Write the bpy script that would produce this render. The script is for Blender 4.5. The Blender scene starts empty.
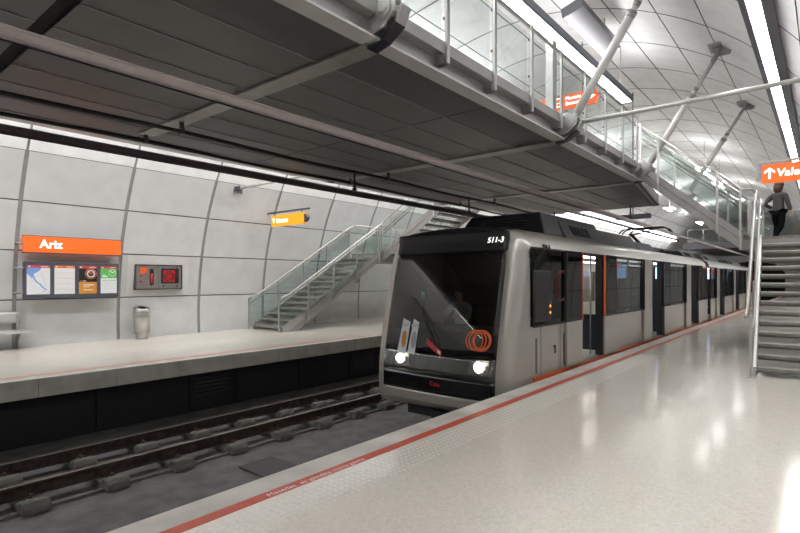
import bpy, bmesh, math, random
from mathutils import Vector, Matrix
random.seed(7)
SC = bpy.context.scene
C = SC.collection
PI = math.pi
# ground frame: d = metres to the left of the camera line (across the tracks), t = metres along the tracks, z = height over the platforms
XC = 6.72            # d of the cavern axis
def P(d, t, z): return Vector((-d, t, z))
def MIR(d, t, z): return P(2*XC - d, t, z)

# ------------------------------------------------------------------ materials
def nt(name):
    m = bpy.data.materials.new(name); m.use_nodes = True
    n = m.node_tree; return m, n, n.nodes, n.links, n.nodes['Principled BSDF']
def mat(name, col, rough=.5, metal=0., var=0., scale=8., bump=0., bscale=60., em=None, ems=0., coat=0., spec=None):
    m, n, N, L, b = nt(name)
    b.inputs['Base Color'].default_value = (*col, 1); b.inputs['Roughness'].default_value = rough
    b.inputs['Metallic'].default_value = metal
    if coat: b.inputs['Coat Weight'].default_value = coat; b.inputs['Coat Roughness'].default_value = .08
    if spec is not None: b.inputs['Specular IOR Level'].default_value = spec
    tc = N.new('ShaderNodeTexCoord')
    if var:
        x = N.new('ShaderNodeTexNoise'); x.inputs['Scale'].default_value = scale; x.inputs['Detail'].default_value = 6
        L.new(tc.outputs['Object'], x.inputs['Vector'])
        r = N.new('ShaderNodeMapRange'); r.inputs['From Min'].default_value = .3; r.inputs['From Max'].default_value = .7
        r.inputs['To Min'].default_value = 1-var; r.inputs['To Max'].default_value = 1+var
        L.new(x.outputs['Fac'], r.inputs['Value'])
        k = N.new('ShaderNodeVectorMath'); k.operation = 'SCALE'; k.inputs[0].default_value = col
        L.new(r.outputs['Result'], k.inputs['Scale']); L.new(k.outputs['Vector'], b.inputs['Base Color'])
    if bump:
        x = N.new('ShaderNodeTexNoise'); x.inputs['Scale'].default_value = bscale; x.inputs['Detail'].default_value = 4
        L.new(tc.outputs['Object'], x.inputs['Vector'])
        q = N.new('ShaderNodeBump'); q.inputs['Strength'].default_value = bump; q.inputs['Distance'].default_value = .02
        L.new(x.outputs['Fac'], q.inputs['Height']); L.new(q.outputs['Normal'], b.inputs['Normal'])
    if em: b.inputs['Emission Color'].default_value = (*em, 1); b.inputs['Emission Strength'].default_value = ems
    return m
def glassmat(name, tint, refl=.06, rough=.0, edge=.6):
    """a clear or tinted pane: transparent body under a Fresnel reflection"""
    m, n, N, L, b = nt(name); N.remove(b)
    o = N['Material Output']; tr = N.new('ShaderNodeBsdfTransparent'); tr.inputs['Color'].default_value = (*tint, 1)
    g = N.new('ShaderNodeBsdfGlossy'); g.inputs['Roughness'].default_value = rough
    lw = N.new('ShaderNodeLayerWeight'); lw.inputs['Blend'].default_value = .25
    r = N.new('ShaderNodeMapRange'); r.inputs['To Min'].default_value = refl; r.inputs['To Max'].default_value = edge
    L.new(lw.outputs['Facing'], r.inputs['Value'])
    x = N.new('ShaderNodeMixShader'); L.new(r.outputs['Result'], x.inputs['Fac']); L.new(tr.outputs[0], x.inputs[1]); L.new(g.outputs[0], x.inputs[2])
    L.new(x.outputs[0], o.inputs['Surface']); return m
def terrazzo(name, col, rough):
    m, n, N, L, b = nt(name); tc = N.new('ShaderNodeTexCoord')
    v = N.new('ShaderNodeTexVoronoi'); v.inputs['Scale'].default_value = 55; L.new(tc.outputs['Object'], v.inputs['Vector'])
    r = N.new('ShaderNodeValToRGB'); e = r.color_ramp.elements
    e[0].position = .0; e[0].color = (col[0]*.88, col[1]*.87, col[2]*.85, 1); e[1].position = 1; e[1].color = (*[c*1.05 for c in col], 1)
    L.new(v.outputs['Color'], r.inputs['Fac'])
    x = N.new('ShaderNodeTexNoise'); x.inputs['Scale'].default_value = .9; x.inputs['Detail'].default_value = 5; L.new(tc.outputs['Object'], x.inputs['Vector'])
    q = N.new('ShaderNodeMapRange'); q.inputs['To Min'].default_value = .93; q.inputs['To Max'].default_value = 1.06; L.new(x.outputs['Fac'], q.inputs['Value'])
    k = N.new('ShaderNodeVectorMath'); k.operation = 'SCALE'; L.new(r.outputs['Color'], k.inputs[0]); L.new(q.outputs['Result'], k.inputs['Scale'])
    L.new(k.outputs['Vector'], b.inputs['Base Color']); b.inputs['Roughness'].default_value = rough
    w = N.new('ShaderNodeMapRange'); w.inputs['To Min'].default_value = rough*.6; w.inputs['To Max'].default_value = rough*1.5
    L.new(x.outputs['Fac'], w.inputs['Value']); L.new(w.outputs['Result'], b.inputs['Roughness'])
    return m
M = dict(
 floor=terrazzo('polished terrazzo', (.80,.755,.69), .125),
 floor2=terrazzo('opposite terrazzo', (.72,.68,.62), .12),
 kerb=mat('pale platform nosing', (.56,.54,.495), .5, var=.2, scale=2.5, bump=.15, bscale=40),
 concrete=mat('smooth concrete panel', (.56,.565,.56), .62, var=.05, scale=2.2, bump=.05, bscale=14),
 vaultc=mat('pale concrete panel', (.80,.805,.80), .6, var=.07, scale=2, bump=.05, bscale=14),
 patch=mat('lighter concrete panel', (.61,.61,.59), .6, var=.05, scale=3),
 rodw=mat('pale rod paint', (.70,.695,.685), .35, metal=.15),
 joint=mat('panel joint', (.10,.10,.095), .8),
 rib=mat('rib strip', (.27,.28,.27), .55, var=.1),
 fascia=mat('fascia concrete', (.56,.54,.50), .7, var=.13, scale=4, bump=.1),
 black=mat('black trench panel', (.012,.012,.016), .6, var=.2),
 bed=mat('trackbed concrete', (.135,.132,.130), .85, var=.3, scale=3, bump=.5, bscale=25),
 bedlow=mat('gutter concrete', (.10,.10,.102), .85, var=.25, scale=4, bump=.3),
 block=mat('block concrete', (.145,.14,.125), .85, var=.25, scale=9, bump=.3, bscale=40),
 rust=mat('rusty rail', (.052,.036,.029), .75, metal=.2, var=.5, scale=10, bump=.2),
 railtop=mat('worn rail head', (.30,.27,.25), .35, metal=.9),
 bolt=mat('greased bolt', (.12,.06,.04), .5, metal=.5),
 red=mat('red line paint', (.56,.085,.045), .45, var=.08, scale=12),
 white=mat('white print', (.85,.85,.83), .5),
 stud=mat('tactile stud', (.70,.68,.63), .3),
 soffit=mat('dark soffit sheet', (.072,.067,.066), .40, metal=.35, var=.08, scale=3, bump=.03),
 seam=mat('soffit seam', (.27,.255,.25), .5, metal=.3),
 void=mat('open joint', (.008,.008,.008), .9),
 band=mat('soffit band', (.30,.295,.27), .4, metal=.5, var=.12, scale=5),
 steel=mat('painted grey steel', (.36,.35,.345), .38, metal=.35, var=.05),
 steelw=mat('light grey steel', (.52,.515,.505), .35, metal=.3, var=.05),
 steeld=mat('dark steel', (.13,.13,.14), .4, metal=.6),
 navy=mat('blue black strap', (.02,.02,.035), .35, metal=.3),
 brushed=mat('brushed stainless', (.54,.53,.51), .36, metal=.95, var=.06, scale=30),
 tread=mat('stair tread', (.25,.245,.225), .42, metal=.4, var=.15, scale=9),
 beam=mat('conductor beam', (.62,.56,.55), .45, metal=.3, var=.05),
 beamd=mat('shaded conductor beam', (.15,.125,.12), .5, metal=.5, var=.1),  # same beam, its shade under the deck put into the colour
 cable=mat('black cable', (.012,.012,.013), .5),
 glass=glassmat('clear pane', (.94,.968,.96), .018, edge=.3),
 glassg=glassmat('greenish pane', (.93,.972,.96), .04, edge=.4),
 lamp=mat('lamp diffuser', (.9,.9,.9), .5, em=(1,.985,.97), ems=19.),
 lampo=mat('wide lamp diffuser', (.9,.9,.9), .5, em=(1,.985,.97), ems=15.),
 farfill=mat('added far vault glow', (.9,.9,.9), .5, em=(1,.985,.975), ems=24.),  # glow added on distant lamps to brighten the far vault
 lampn=mat('narrow lamp diffuser', (.9,.9,.9), .5, em=(1,.985,.97), ems=15.),
 uplamp=mat('uplight diffuser', (.9,.9,.9), .5, em=(1,.985,.975), ems=7.),
 lamph=mat('lamp housing', (.17,.18,.22), .4, metal=.3),
 orange=mat('backlit orange', (.35,.05,.008), .4, em=(1.,.15,.014), ems=.58),
 yellow=mat('backlit yellow', (.35,.14,.01), .4, em=(1.,.40,.012), ems=.60),
 signw=mat('backlit white', (.9,.9,.9), .4, em=(1,.96,.9), ems=1.2),
 boardf=mat('slate blue frame', (.085,.09,.115), .4, metal=.2),
 paper=mat('poster paper', (.72,.73,.74), .5), mapblue=mat('map blue', (.18,.34,.72), .5), mapgrey=mat('map grey', (.55,.57,.63), .5),
 pred=mat('poster red', (.55,.06,.07), .5), porange=mat('poster orange', (.75,.17,.03), .5), pamber=mat('poster amber', (.60,.25,.03), .5),
 pgreen=mat('poster green', (.12,.50,.10), .5), pblack=mat('poster black', (.02,.02,.02), .4), pgrey=mat('poster grey', (.36,.36,.36), .5),
 silver=mat('silver train paint', (.45,.43,.39), .30, metal=.35, var=.03, scale=3, coat=.5),
 mask=mat('black gloss mask', (.010,.010,.012), .16, coat=.4),
 matte=mat('matte black', (.017,.017,.02), .5),
 roofd=mat('dark roof housing', (.022,.022,.025), .5, var=.1),
 wind=glassmat('tinted windscreen', (.58,.57,.55), .035, edge=.22),
 wglass=glassmat('dark window pane', (.34,.36,.36), .035, edge=.3),
 lglass=glassmat('nearly black pane', (.04,.04,.045), .03, edge=.28),
 lampglass=glassmat('smoked lamp cover', (.55,.55,.53), .08, edge=.5),
 torange=mat('orange trim', (.80,.13,.03), .35, coat=.3),
 tred=mat('red sticker', (.60,.02,.03), .4),
 dred=mat('dark red print', (.12,.02,.02), .4),
 head=mat('lit headlamp', (.9,.9,.9), .3, em=(1,.97,.88), ems=40.),
 reflector=mat('headlamp reflector', (.55,.55,.55), .25, metal=.9),
 cabin=mat('cab lining', (.10,.095,.085), .7, var=.1),
 cream=mat('saloon lining', (.58,.58,.53), .45, var=.03),
 sfloor=mat('saloon floor', (.42,.41,.38), .35, var=.06),
 seatc=mat('saloon seat', (.025,.03,.05), .5),
 ceilamp=mat('saloon lamp', (.9,.9,.9), .5, em=(1,.98,.93), ems=3.),
 cabfill=mat('added cab fill glow', (.9,.9,.9), .4, em=(1,.95,.85), ems=2.),  # weak glow for the panel added in the cab
 screen=mat('lit screen', (.1,.2,.5), .4, em=(.45,.65,1.), ems=1.5),
 dispred=mat('red lit display', (.3,.02,.02), .4, em=(1,.03,.02), ems=2.5),
 dispor=mat('orange lit dots', (.3,.1,.02), .4, em=(1,.16,.02), ems=3.),
 siggreen=mat('green lit dot', (.02,.3,.05), .4, em=(.05,1,.25), ems=2.),
 skin=mat('skin', (.55,.32,.22), .5), jacket=mat('grey jacket cloth', (.062,.056,.056), .75, var=.2, scale=14, bump=.2),
 trousers=mat('black trouser cloth', (.006,.006,.007), .85, spec=.1), hair=mat('auburn hair', (.075,.022,.014), .55, var=.25, scale=30),
 hairk=mat('black hair', (.01,.01,.01), .5), shirt=mat('pale shirt cloth', (.45,.45,.47), .8), shoe=mat('black shoe', (.01,.01,.01), .4),
 eye=mat('dark eye', (.02,.015,.012), .3), lips=mat('lips', (.38,.13,.11), .5),
)

# ------------------------------------------------------------------ mesh builder
class MB:
    def __init__(s, mp=P): s.bm = bmesh.new(); s.mp = mp; s.mi = 0
    def w(s, p): return s.mp(*p) if not isinstance(p, Vector) else p
    def face(s, pts):
        f = s.bm.faces.new([s.bm.verts.new(s.w(p)) for p in pts]); f.material_index = s.mi; return f
    def hexa(s, a, b):
        """two opposite quads, corner to corner"""
        va = [s.bm.verts.new(s.w(p)) for p in a]; vb = [s.bm.verts.new(s.w(p)) for p in b]; n = len(va)
        fs = [s.bm.faces.new(va), s.bm.faces.new(vb[::-1])]
        for i in range(n): fs.append(s.bm.faces.new((va[i], va[(i+1) % n], vb[(i+1) % n], vb[i])))
        for f in fs: f.material_index = s.mi
    def box(s, d0, d1, t0, t1, z0, z1):
        s.hexa([(d0,t0,z0),(d1,t0,z0),(d1,t1,z0),(d0,t1,z0)], [(d0,t0,z1),(d1,t0,z1),(d1,t1,z1),(d0,t1,z1)])
    def prism_t(s, poly, t0, t1):          # poly in (d, z)
        s.hexa([(d,t0,z) for d, z in poly], [(d,t1,z) for d, z in poly])
    def prism_d(s, poly, d0, d1):          # poly in (t, z)
        s.hexa([(d0,t,z) for t, z in poly], [(d1,t,z) for t, z in poly])
    def bar(s, p, q, w, h, up=(0,0,1)):
        p, q = s.w(p), s.w(q); a = (q-p).normalized(); up = Vector(up)
        x = a.cross(up).normalized() * (w/2); y = x.cross(a).normalized() * (h/2)
        s.hexa([p-x-y, p+x-y, p+x+y, p-x+y], [q-x-y, q+x-y, q+x+y, q-x+y])
    def tube(s, pts, r, n=10, cap=True):
        pts = [s.w(p) for p in pts]; rs = r if isinstance(r, (list, tuple)) else [r]*len(pts)
        rings = []; ref = None
        for i, p in enumerate(pts):
            a = (pts[min(i+1, len(pts)-1)] - pts[max(i-1, 0)]).normalized()
            if ref is None: ref = a.orthogonal().normalized()
            ref = (ref - a*ref.dot(a)); ref = ref.normalized() if ref.length > 1e-6 else a.orthogonal().normalized()
            b = a.cross(ref)
            rings.append([s.bm.verts.new(p + (ref*math.cos(2*PI*k/n) + b*math.sin(2*PI*k/n))*rs[i]) for k in range(n)])
        for i in range(len(rings)-1):
            for k in range(n):
                f = s.bm.faces.new((rings[i][k], rings[i][(k+1) % n], rings[i+1][(k+1) % n], rings[i+1][k])); f.material_index = s.mi; f.smooth = True
        if cap:
            for rg in (rings[0], rings[-1]):
                f = s.bm.faces.new(rg); f.material_index = s.mi
    def torus(s, c, ax, R, r, n=28, k=8, e=None):
        c = s.w(c); ax = Vector(ax).normalized(); u = e or ax.orthogonal().normalized(); v = ax.cross(u)
        V = [[s.bm.verts.new(c + (u*math.cos(a)+v*math.sin(a))*(R+r*math.cos(b)) + ax*r*math.sin(b)) for b in [2*PI*j/k for j in range(k)]] for a in [2*PI*i/n for i in range(n)]]
        for i in range(n):
            for j in range(k):
                f = s.bm.faces.new((V[i][j], V[(i+1) % n][j], V[(i+1) % n][(j+1) % k], V[i][(j+1) % k])); f.smooth = True; f.material_index = s.mi
    def lathe(s, prof, c, n=24):
        c = s.w(c); R = [[s.bm.verts.new(c + Vector((r*math.cos(2*PI*k/n), r*math.sin(2*PI*k/n), z))) for k in range(n)] for r, z in prof]
        for i in range(len(R)-1):
            for k in range(n):
                f = s.bm.faces.new((R[i][k], R[i][(k+1) % n], R[i+1][(k+1) % n], R[i+1][k])); f.smooth = True; f.material_index = s.mi
        for rg in (R[0], R[-1]): f = s.bm.faces.new(rg); f.material_index = s.mi
    def ball(s, c, r, sc=(1,1,1), n=14):
        r_ = bmesh.ops.create_uvsphere(s.bm, u_segments=n, v_segments=n//2+1, radius=r, matrix=Matrix.Translation(s.w(c)) @ Matrix.Diagonal((*sc, 1)))
        for v in r_['verts']:
            for f in v.link_faces: f.smooth = True; f.material_index = s.mi
    def sheet(s, fn, us, vs, th, smooth=True):
        """a curved sheet: fn(u, v) -> (front point, thickness direction)"""
        A = []; B = []
        for u in us:
            ra, rb = [], []
            for v in vs:
                p, q = fn(u, v); p = s.w(p); ra.append(s.bm.verts.new(p)); rb.append(s.bm.verts.new(p + Vector(q)*th))
            A.append(ra); B.append(rb)
        nu, nv = len(us), len(vs)
        def F(q, sm):
            f = s.bm.faces.new(q); f.material_index = s.mi; f.smooth = sm
        for i in range(nu-1):
            for j in range(nv-1):
                F((A[i][j], A[i+1][j], A[i+1][j+1], A[i][j+1]), smooth); F((B[i][j], B[i][j+1], B[i+1][j+1], B[i+1][j]), smooth)
        for i in range(nu-1):
            F((A[i][0], B[i][0], B[i+1][0], A[i+1][0]), False); F((A[i][-1], A[i+1][-1], B[i+1][-1], B[i][-1]), False)
        for j in range(nv-1):
            F((A[0][j], A[0][j+1], B[0][j+1], B[0][j]), False); F((A[-1][j], B[-1][j], B[-1][j+1], A[-1][j+1]), False)
    def build(s, name, m, parent=None, bevel=0, weld=False):
        if weld: bmesh.ops.remove_doubles(s.bm, verts=s.bm.verts[:], dist=1e-5)
        bmesh.ops.recalc_face_normals(s.bm, faces=s.bm.faces[:])
        vs = [v.co for v in s.bm.verts]
        if parent is None:
            lo = [min(v[i] for v in vs) for i in range(3)]; hi = [max(v[i] for v in vs) for i in range(3)]
            org = Vector(((lo[0]+hi[0])/2, (lo[1]+hi[1])/2, lo[2]))
        else: org = origin(parent)
        bmesh.ops.translate(s.bm, vec=-org, verts=s.bm.verts[:])
        me = bpy.data.meshes.new(name); s.bm.to_mesh(me); s.bm.free()
        for x in (m if isinstance(m, (list, tuple)) else [m]): me.materials.append(M[x] if isinstance(x, str) else x)
        o = bpy.data.objects.new(name, me); C.objects.link(o)
        if parent is None: o.location = org
        else: o.parent = parent
        if bevel:
            b = o.modifiers.new('edge', 'BEVEL'); b.width = bevel; b.segments = 2; b.limit_method = 'ANGLE'; b.angle_limit = .7
        return o
def origin(o):
    v = Vector((0,0,0))
    while o: v = v + o.location; o = o.parent
    return v
def thing(name, loc, label, cat, group=None):
    o = bpy.data.objects.new(name, None); C.objects.link(o); o.location = loc; o.empty_display_size = .1
    return tag(o, label, cat, group)
def tag(o, label, cat, group=None):
    o['label'] = label; o['category'] = cat
    if group: o['group'] = group
    return o
def struct(o): o['kind'] = 'structure'; return o
def group_struct(name, loc):
    o = bpy.data.objects.new(name, None); C.objects.link(o); o.location = loc; o['kind'] = 'structure'; return o
def dup(root, loc, label=None):
    r = root.copy(); C.objects.link(r); r.location = loc
    if label: r['label'] = label
    for ch in list(root.children):
        c = ch.copy(); C.objects.link(c); c.parent = r
        for g in ch.children:
            e = g.copy(); C.objects.link(e); e.parent = c
    return r
def lettering(name, s, size, at, xd, yd, m, parent, ext=.004, align='LEFT', shear=0., bold=0.):
    cu = bpy.data.curves.new('t', 'FONT'); cu.body = s; cu.size = size; cu.extrude = ext; cu.align_x = align; cu.shear = shear; cu.offset = bold; cu.resolution_u = 3
    o = bpy.data.objects.new('t', cu); C.objects.link(o)
    me = bpy.data.meshes.new_from_object(o.evaluated_get(bpy.context.evaluated_depsgraph_get()))
    bpy.data.objects.remove(o); bpy.data.curves.remove(cu)
    xd, yd = Vector(xd).normalized(), Vector(yd).normalized(); zd = xd.cross(yd)
    org = origin(parent) if parent else Vector((0,0,0))
    for v in me.vertices: v.co = at + xd*v.co.x + yd*v.co.y + zd*v.co.z - org
    me.materials.clear(); me.materials.append(M[m]); me.name = name
    q = bpy.data.objects.new(name, me); C.objects.link(q)
    if parent: q.parent = parent
    return q
X, Y, Z = Vector((1,0,0)), Vector((0,1,0)), Vector((0,0,1))
T0, T1 = -14., 72.

# ------------------------------------------------------------------ cavern
R0, ZC = 8.03, .6
def arc(deg, r=R0): a = math.radians(deg); return (XC + r*math.cos(a), ZC + r*math.sin(a))   # 0 deg = left wall, 180 = right wall
joints = [3.8+8.4*k for k in range(10)]; joints = joints + [90.] + [180-a for a in joints[::-1]]
ribs = []; t = 3.68 - 2.32*8
while t < T1+2: ribs.append(t); t += 2.32
def shell(name, edges, m, rw, jw):
    mb = MB(); hj = math.degrees(jw/R0)/2
    def strip(a0, a1, t0, t1, ri, mi, n):
        mb.mi = mi
        for k in range(n):
            b0 = a0+(a1-a0)*k/n; b1 = a0+(a1-a0)*(k+1)/n
            (d0,z0),(d1,z1) = arc(b0,ri), arc(b1,ri); mb.face([(d0,t0,z0),(d0,t1,z0),(d1,t1,z1),(d1,t0,z1)])
    def wall_t(a, t0, t1, r0, r1, mi):
        mb.mi = mi; (d0,z0),(d1,z1) = arc(a,r0), arc(a,r1); mb.face([(d0,t0,z0),(d0,t1,z0),(d1,t1,z1),(d1,t0,z1)])
    for i in range(len(ribs)-1):
        t0, t1 = ribs[i]+rw/2, ribs[i+1]-rw/2
        for j in range(len(edges)-1):
            a0, a1 = edges[j], edges[j+1]; e0, e1 = a0+(hj if j else 0), a1-hj
            n = max(3, int((a1-a0)/2.4))
            strip(e0, e1, t0, t1, R0, 0, n); strip(e1, a1+hj if j < len(edges)-2 else a1, t0, t1, R0+.03, 1, 1)
            wall_t(e1, t0, t1, R0, R0+.03, 1); wall_t(e0, t0, t1, R0, R0+.03, 1)
    for tr in ribs:                                  # joint strips, standing slightly recessed
        n = int((edges[-1]-edges[0])/2.4)+1
        strip(edges[0], edges[-1], tr-rw/2, tr+rw/2, R0+.012, 2, n)
        for sgn in (-1, 1):
            for k in range(n):
                b0 = edges[0]+(edges[-1]-edges[0])*k/n; b1 = edges[0]+(edges[-1]-edges[0])*(k+1)/n
                (d0,z0),(d1,z1),(d2,z2),(d3,z3) = arc(b0,R0), arc(b1,R0), arc(b1,R0+.012), arc(b0,R0+.012)
                mb.mi = 1; mb.face([(d0,tr+sgn*rw/2,z0),(d1,tr+sgn*rw/2,z1),(d2,tr+sgn*rw/2,z2),(d3,tr+sgn*rw/2,z3)])
    return struct(mb.build(name, m))
cut = joints[3]
shell('wall_left', [-12.]+[a for a in joints if a <= cut], ['concrete','joint','rib'], .085, .028)
shell('wall_right', [a for a in joints if a >= 180-cut]+[192.], ['concrete','joint','rib'], .085, .028)
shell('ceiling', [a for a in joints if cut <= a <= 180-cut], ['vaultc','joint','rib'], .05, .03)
for nm, tt in (('wall_far', T1), ('wall_back', T0)):
    mb = MB(); poly = [arc(a, R0+.4) for a in range(-14, 195, 4)]; mb.prism_t(poly, tt, tt+.3); struct(mb.build(nm, 'concrete'))
mb = MB()                                            # dark running-tunnel mouth in the end wall
mb.prism_t([(3.6,-1.2),(9.8,-1.2),(9.8,2.4),(8.9,3.4),(6.7,3.8),(4.5,3.4),(3.6,2.4)], T1-.06, T1-.01)
struct(mb.build('trim_tunnel_mouth', 'void'))

# platforms and trench
EN, EL, WL = 3.54, 9.90, 14.9
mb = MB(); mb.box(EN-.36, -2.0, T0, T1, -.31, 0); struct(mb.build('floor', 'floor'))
mb = MB(); mb.box(EN, EN-.36, T0, T1, -.31, 0)
struct(mb.build('trim_near_nosing', 'kerb', bevel=.012))
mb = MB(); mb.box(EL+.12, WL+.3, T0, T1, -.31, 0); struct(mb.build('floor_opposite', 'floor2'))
mb = MB()
k = T0
while k < T1: mb.box(EL, EL+.12, k+.002, min(k+1.2, T1)-.002, -.31, 0); k += 1.2
struct(mb.build('trim_opposite_nosing', 'fascia', bevel=.006))
mb = MB(); mb.box(EN-.3, EL+.6, T0, T1, -1.5, -1.2); struct(mb.build('floor_trackbed', 'bed'))
mb = MB(); mb.box(EN-.3, 5.72, T0, T1, -1.2, -1.185); struct(mb.build('trim_gutter', 'bedlow'))
mb = MB(); mb.box(EL-.22, EL+.42, T0, T1, -1.2, -1.175); struct(mb.build('trim_trench_kerb', 'bed', bevel=.02))
mb = MB(); mb.box(EN-.4, EN-.3, T0, T1, -1.5, -.31); struct(mb.build('wall_near_trench', 'black'))
mb = MB(); mb.box(EL+.42, EL+.55, T0, T1, -1.5, -.31)
struct(mb.build('wall_opposite_trench', 'black'))
# black cover panels under the opposite platform and their louvred grilles
seams = [-2.6,-.4,1.7,3.8,5.6,6.7,8.5,10.3,11.4,13.2,15.0]
grp = 'black cover panels under the opposite platform'
lou = {5.6, 10.3}
names = {-2.6:'black cover panel under the opposite platform, nearest the camera of the row', -.4:'black cover panel under the opposite platform, before the one below the bench',
 1.7:'black cover panel under the opposite platform, below the bench', 3.8:'black cover panel under the platform edge, below the poster board',
 5.6:'black louvred cover panel under the platform edge, below the litter bin', 6.7:'black cover panel under the platform edge, just beyond the first louvred one',
 8.5:'black cover panel under the platform edge, before the louvred one by the train', 10.3:'black louvred cover panel under the platform edge, beside the train front',
 11.4:'black cover panel under the platform edge, just behind the train front',13.2:'black cover panel under the platform edge, second behind the train front'}
for a, b in zip(seams, seams[1:]):
    mb = MB(); mb.box(EL+.385, EL+.418, a+.015, b-.015, -1.17, -.33)
    o = tag(mb.build('louvred_panel' if a in lou else 'cover_panel', 'black', bevel=.004), names[a], 'panel', grp)
    if a in lou:
        mb = MB()
        for q in range(5):
            z = -.83+q*.085; mb.hexa([(EL+.375,a+.12,z),(EL+.375,b-.2,z),(EL+.386,b-.2,z+.05),(EL+.386,a+.12,z+.05)], [(EL+.345,a+.12,z-.012),(EL+.345,b-.2,z-.012),(EL+.355,b-.2,z+.03),(EL+.355,a+.12,z+.03)])
        mb.build('louvre', 'matte', o)

# red safety lines with their white wording, and the studded strip
mb = MB(); mb.box(3.16, 3.265, T0, T1, -.002, .003); rl = struct(mb.build('trim_near_red_line', 'red'))
lettering('red_line_wording', 'Mesedez  ez gainditu marra gorria', .075, P(3.175, 2.35, .004), Y, -X, 'white', None, ext=.0006)['kind'] = 'structure'
mb = MB(); mb.box(EL+.36, EL+.43, T0, T1, -.002, .003); struct(mb.build('trim_opposite_red_line', 'red'))
mb = MB(); a = 1.0
while a < 12:
    for q in range(6):
        d = 3.07-q*.062; mb.hexa([(d-.016,a-.016,0),(d+.016,a-.016,0),(d+.016,a+.016,0),(d-.016,a+.016,0)], [(d-.012,a-.012,.0016),(d+.012,a-.012,.0016),(d+.012,a+.012,.0016),(d-.012,a+.012,.0016)])
    a += .062
struct(mb.build('trim_tactile_studs', 'stud'))

# ------------------------------------------------------------------ tracks
def rail(d, name, label):
    mb = MB(); th = [(-.035,0),(.035,0),(.036,-.03),(.012,-.045),(.01,-.13),(.06,-.145),(.06,-.16),(-.06,-.16),(-.06,-.145),(-.01,-.13),(-.012,-.045),(-.036,-.03)]
    mb.prism_t([(d+a, -.95+b) for a, b in th], T0, T1)
    mb.mi = 1; mb.box(d-.025, d+.025, T0, T1, -.951, -.948)
    return tag(mb.build('rail', ['rust','railtop']), label, 'rail', 'track rails')
rail(7.76, 'rail', 'rusty rail of the empty track, the one closer to the train')
rail(8.80, 'rail', 'rusty rail of the empty track, beside the black cover panels')
rail(4.56, 'rail', 'rail beneath the train, along the glossy near platform'); rail(5.60, 'rail', 'rail beneath the train, on its side away from the near platform')
def sleeper(sd):
    """concrete support block under one rail, sloped shoulders, clips and bolts; local origin on the trackbed"""
    r = bpy.data.objects.new('sleeper_block', None); C.objects.link(r); r['category'] = 'sleeper block'
    mb = MB(); w = .15
    pr = [(-.36,0),(.36,0),(.36,.09),(.30,.145),(.17,.145),(.125,.09),(-.125,.09),(-.17,.145),(-.30,.145),(-.36,.09)]
    mb.hexa([(a,-w,b) for a, b in pr], [(a,w,b) for a, b in pr]); mb.build('block', 'block', r, bevel=.02)
    for sx in (-1, 1):
        mb = MB(); mb.box(sx*.065, sx*.125, -.05, .05, .09, .125); mb.tube([(sx*.105,0,.12),(sx*.105,0,.175)], .02, 6); mb.tube([(sx*.085,-.04,.125),(sx*.13,-.045,.15),(sx*.13,.045,.15),(sx*.085,.04,.125)], .009, 6)
        mb.build('rail_clip', 'bolt', r)
    return r
proto = None
ords = ['first','second','third','fourth','fifth','sixth','seventh','eighth','ninth','tenth','eleventh','twelfth','thirteenth','fourteenth','fifteenth','sixteenth','seventeenth','eighteenth']
for d, nm in ((7.70, 'rail closer to the train'), (8.78, 'rail beside the black panels')):
    for k in range(13):
        loc = P(d if d > 8 else d-.04, 2.06+.93*k, -1.2)
        if proto is None: proto = sleeper(0); proto.location = loc; o = proto
        else: o = dup(proto, loc)
        o['label'] = f'concrete sleeper block under the {nm}, {ords[k]} from the camera'; o['group'] = 'sleeper blocks of the empty track'
mb = MB(); mb.box(7.40, 7.47, T0, T1, -1.2, -1.165); mb.box(8.43, 8.50, T0, T1, -1.2, -1.165); struct(mb.build('trim_track_strip', 'block'))  # paler raised strips stand in for lit floor between the blocks
mb = MB(); mb.box(6.0, 6.78, 4.45, 5.05, -1.186, -1.176); o = mb.build('hatch_cover', 'matte', bevel=.004); tag(o, 'dark square hatch cover set in the trackbed beside the platform edge', 'hatch cover')

# ------------------------------------------------------------------ mezzanine
ZM = 4.10; ME = 3.65; MF = 2*XC-ME; MT = 19.0; MS = -13.0
mz = group_struct('mezzanine', P(XC, 3, ZM))
mb = MB(); mb.box(ME+.14, MF-.14, MS, 14., ZM+.05, ZM+.36)
mb.hexa([(ME+.14,14.,ZM+.05),(MF-.14,14.,ZM+.05),(MF-.72,MT,ZM+.05),(ME+.72,MT,ZM+.05)], [(ME+.14,14.,ZM+.36),(MF-.14,14.,ZM+.36),(MF-.72,MT,ZM+.36),(ME+.72,MT,ZM+.36)])
mb.build('mezzanine_deck', 'steeld', mz)
mb = MB(); seq = [MS,-3.3,-.83,1.72,4.12,6.6,9.07,11.5,14.02,16.5,MT]
lines = [ME+.02,4.54,5.23,5.92,6.61,7.30,7.99,8.68,9.37,MF-.02]
def lim(d, t):                                       # edge of the soffit narrows past the stair heads
    k = max(0., (t-14.)/(MT-14.))*.66; return min(max(d, ME+.02+k), MF-.02-k)
for a, b in zip(seq, seq[1:]):
    g0 = .075 if a in (1.72,) else .012; g1 = .075 if b in (1.72,) else .012
    for u, v in zip(lines, lines[1:]):
        q = [(lim(u,a)+.012,a+g0),(lim(v,a)-.012,a+g0),(lim(v,b)-.012,b-g1),(lim(u,b)+.012,b-g1)]
        mb.hexa([(d,t,ZM) for d, t in q], [(d,t,ZM+.045) for d, t in q])
mb.build('mezzanine_soffit', 'soffit', mz)
mb = MB()
for u in lines[1:-1]:
    mb.box(u-.028, u-.012, MS, 1.64, ZM-.012, ZM+.05); mb.box(u-.028, u-.012, 1.80, MT, ZM-.012, ZM+.05)
mb.build('soffit_seam', 'seam', mz)
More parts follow.
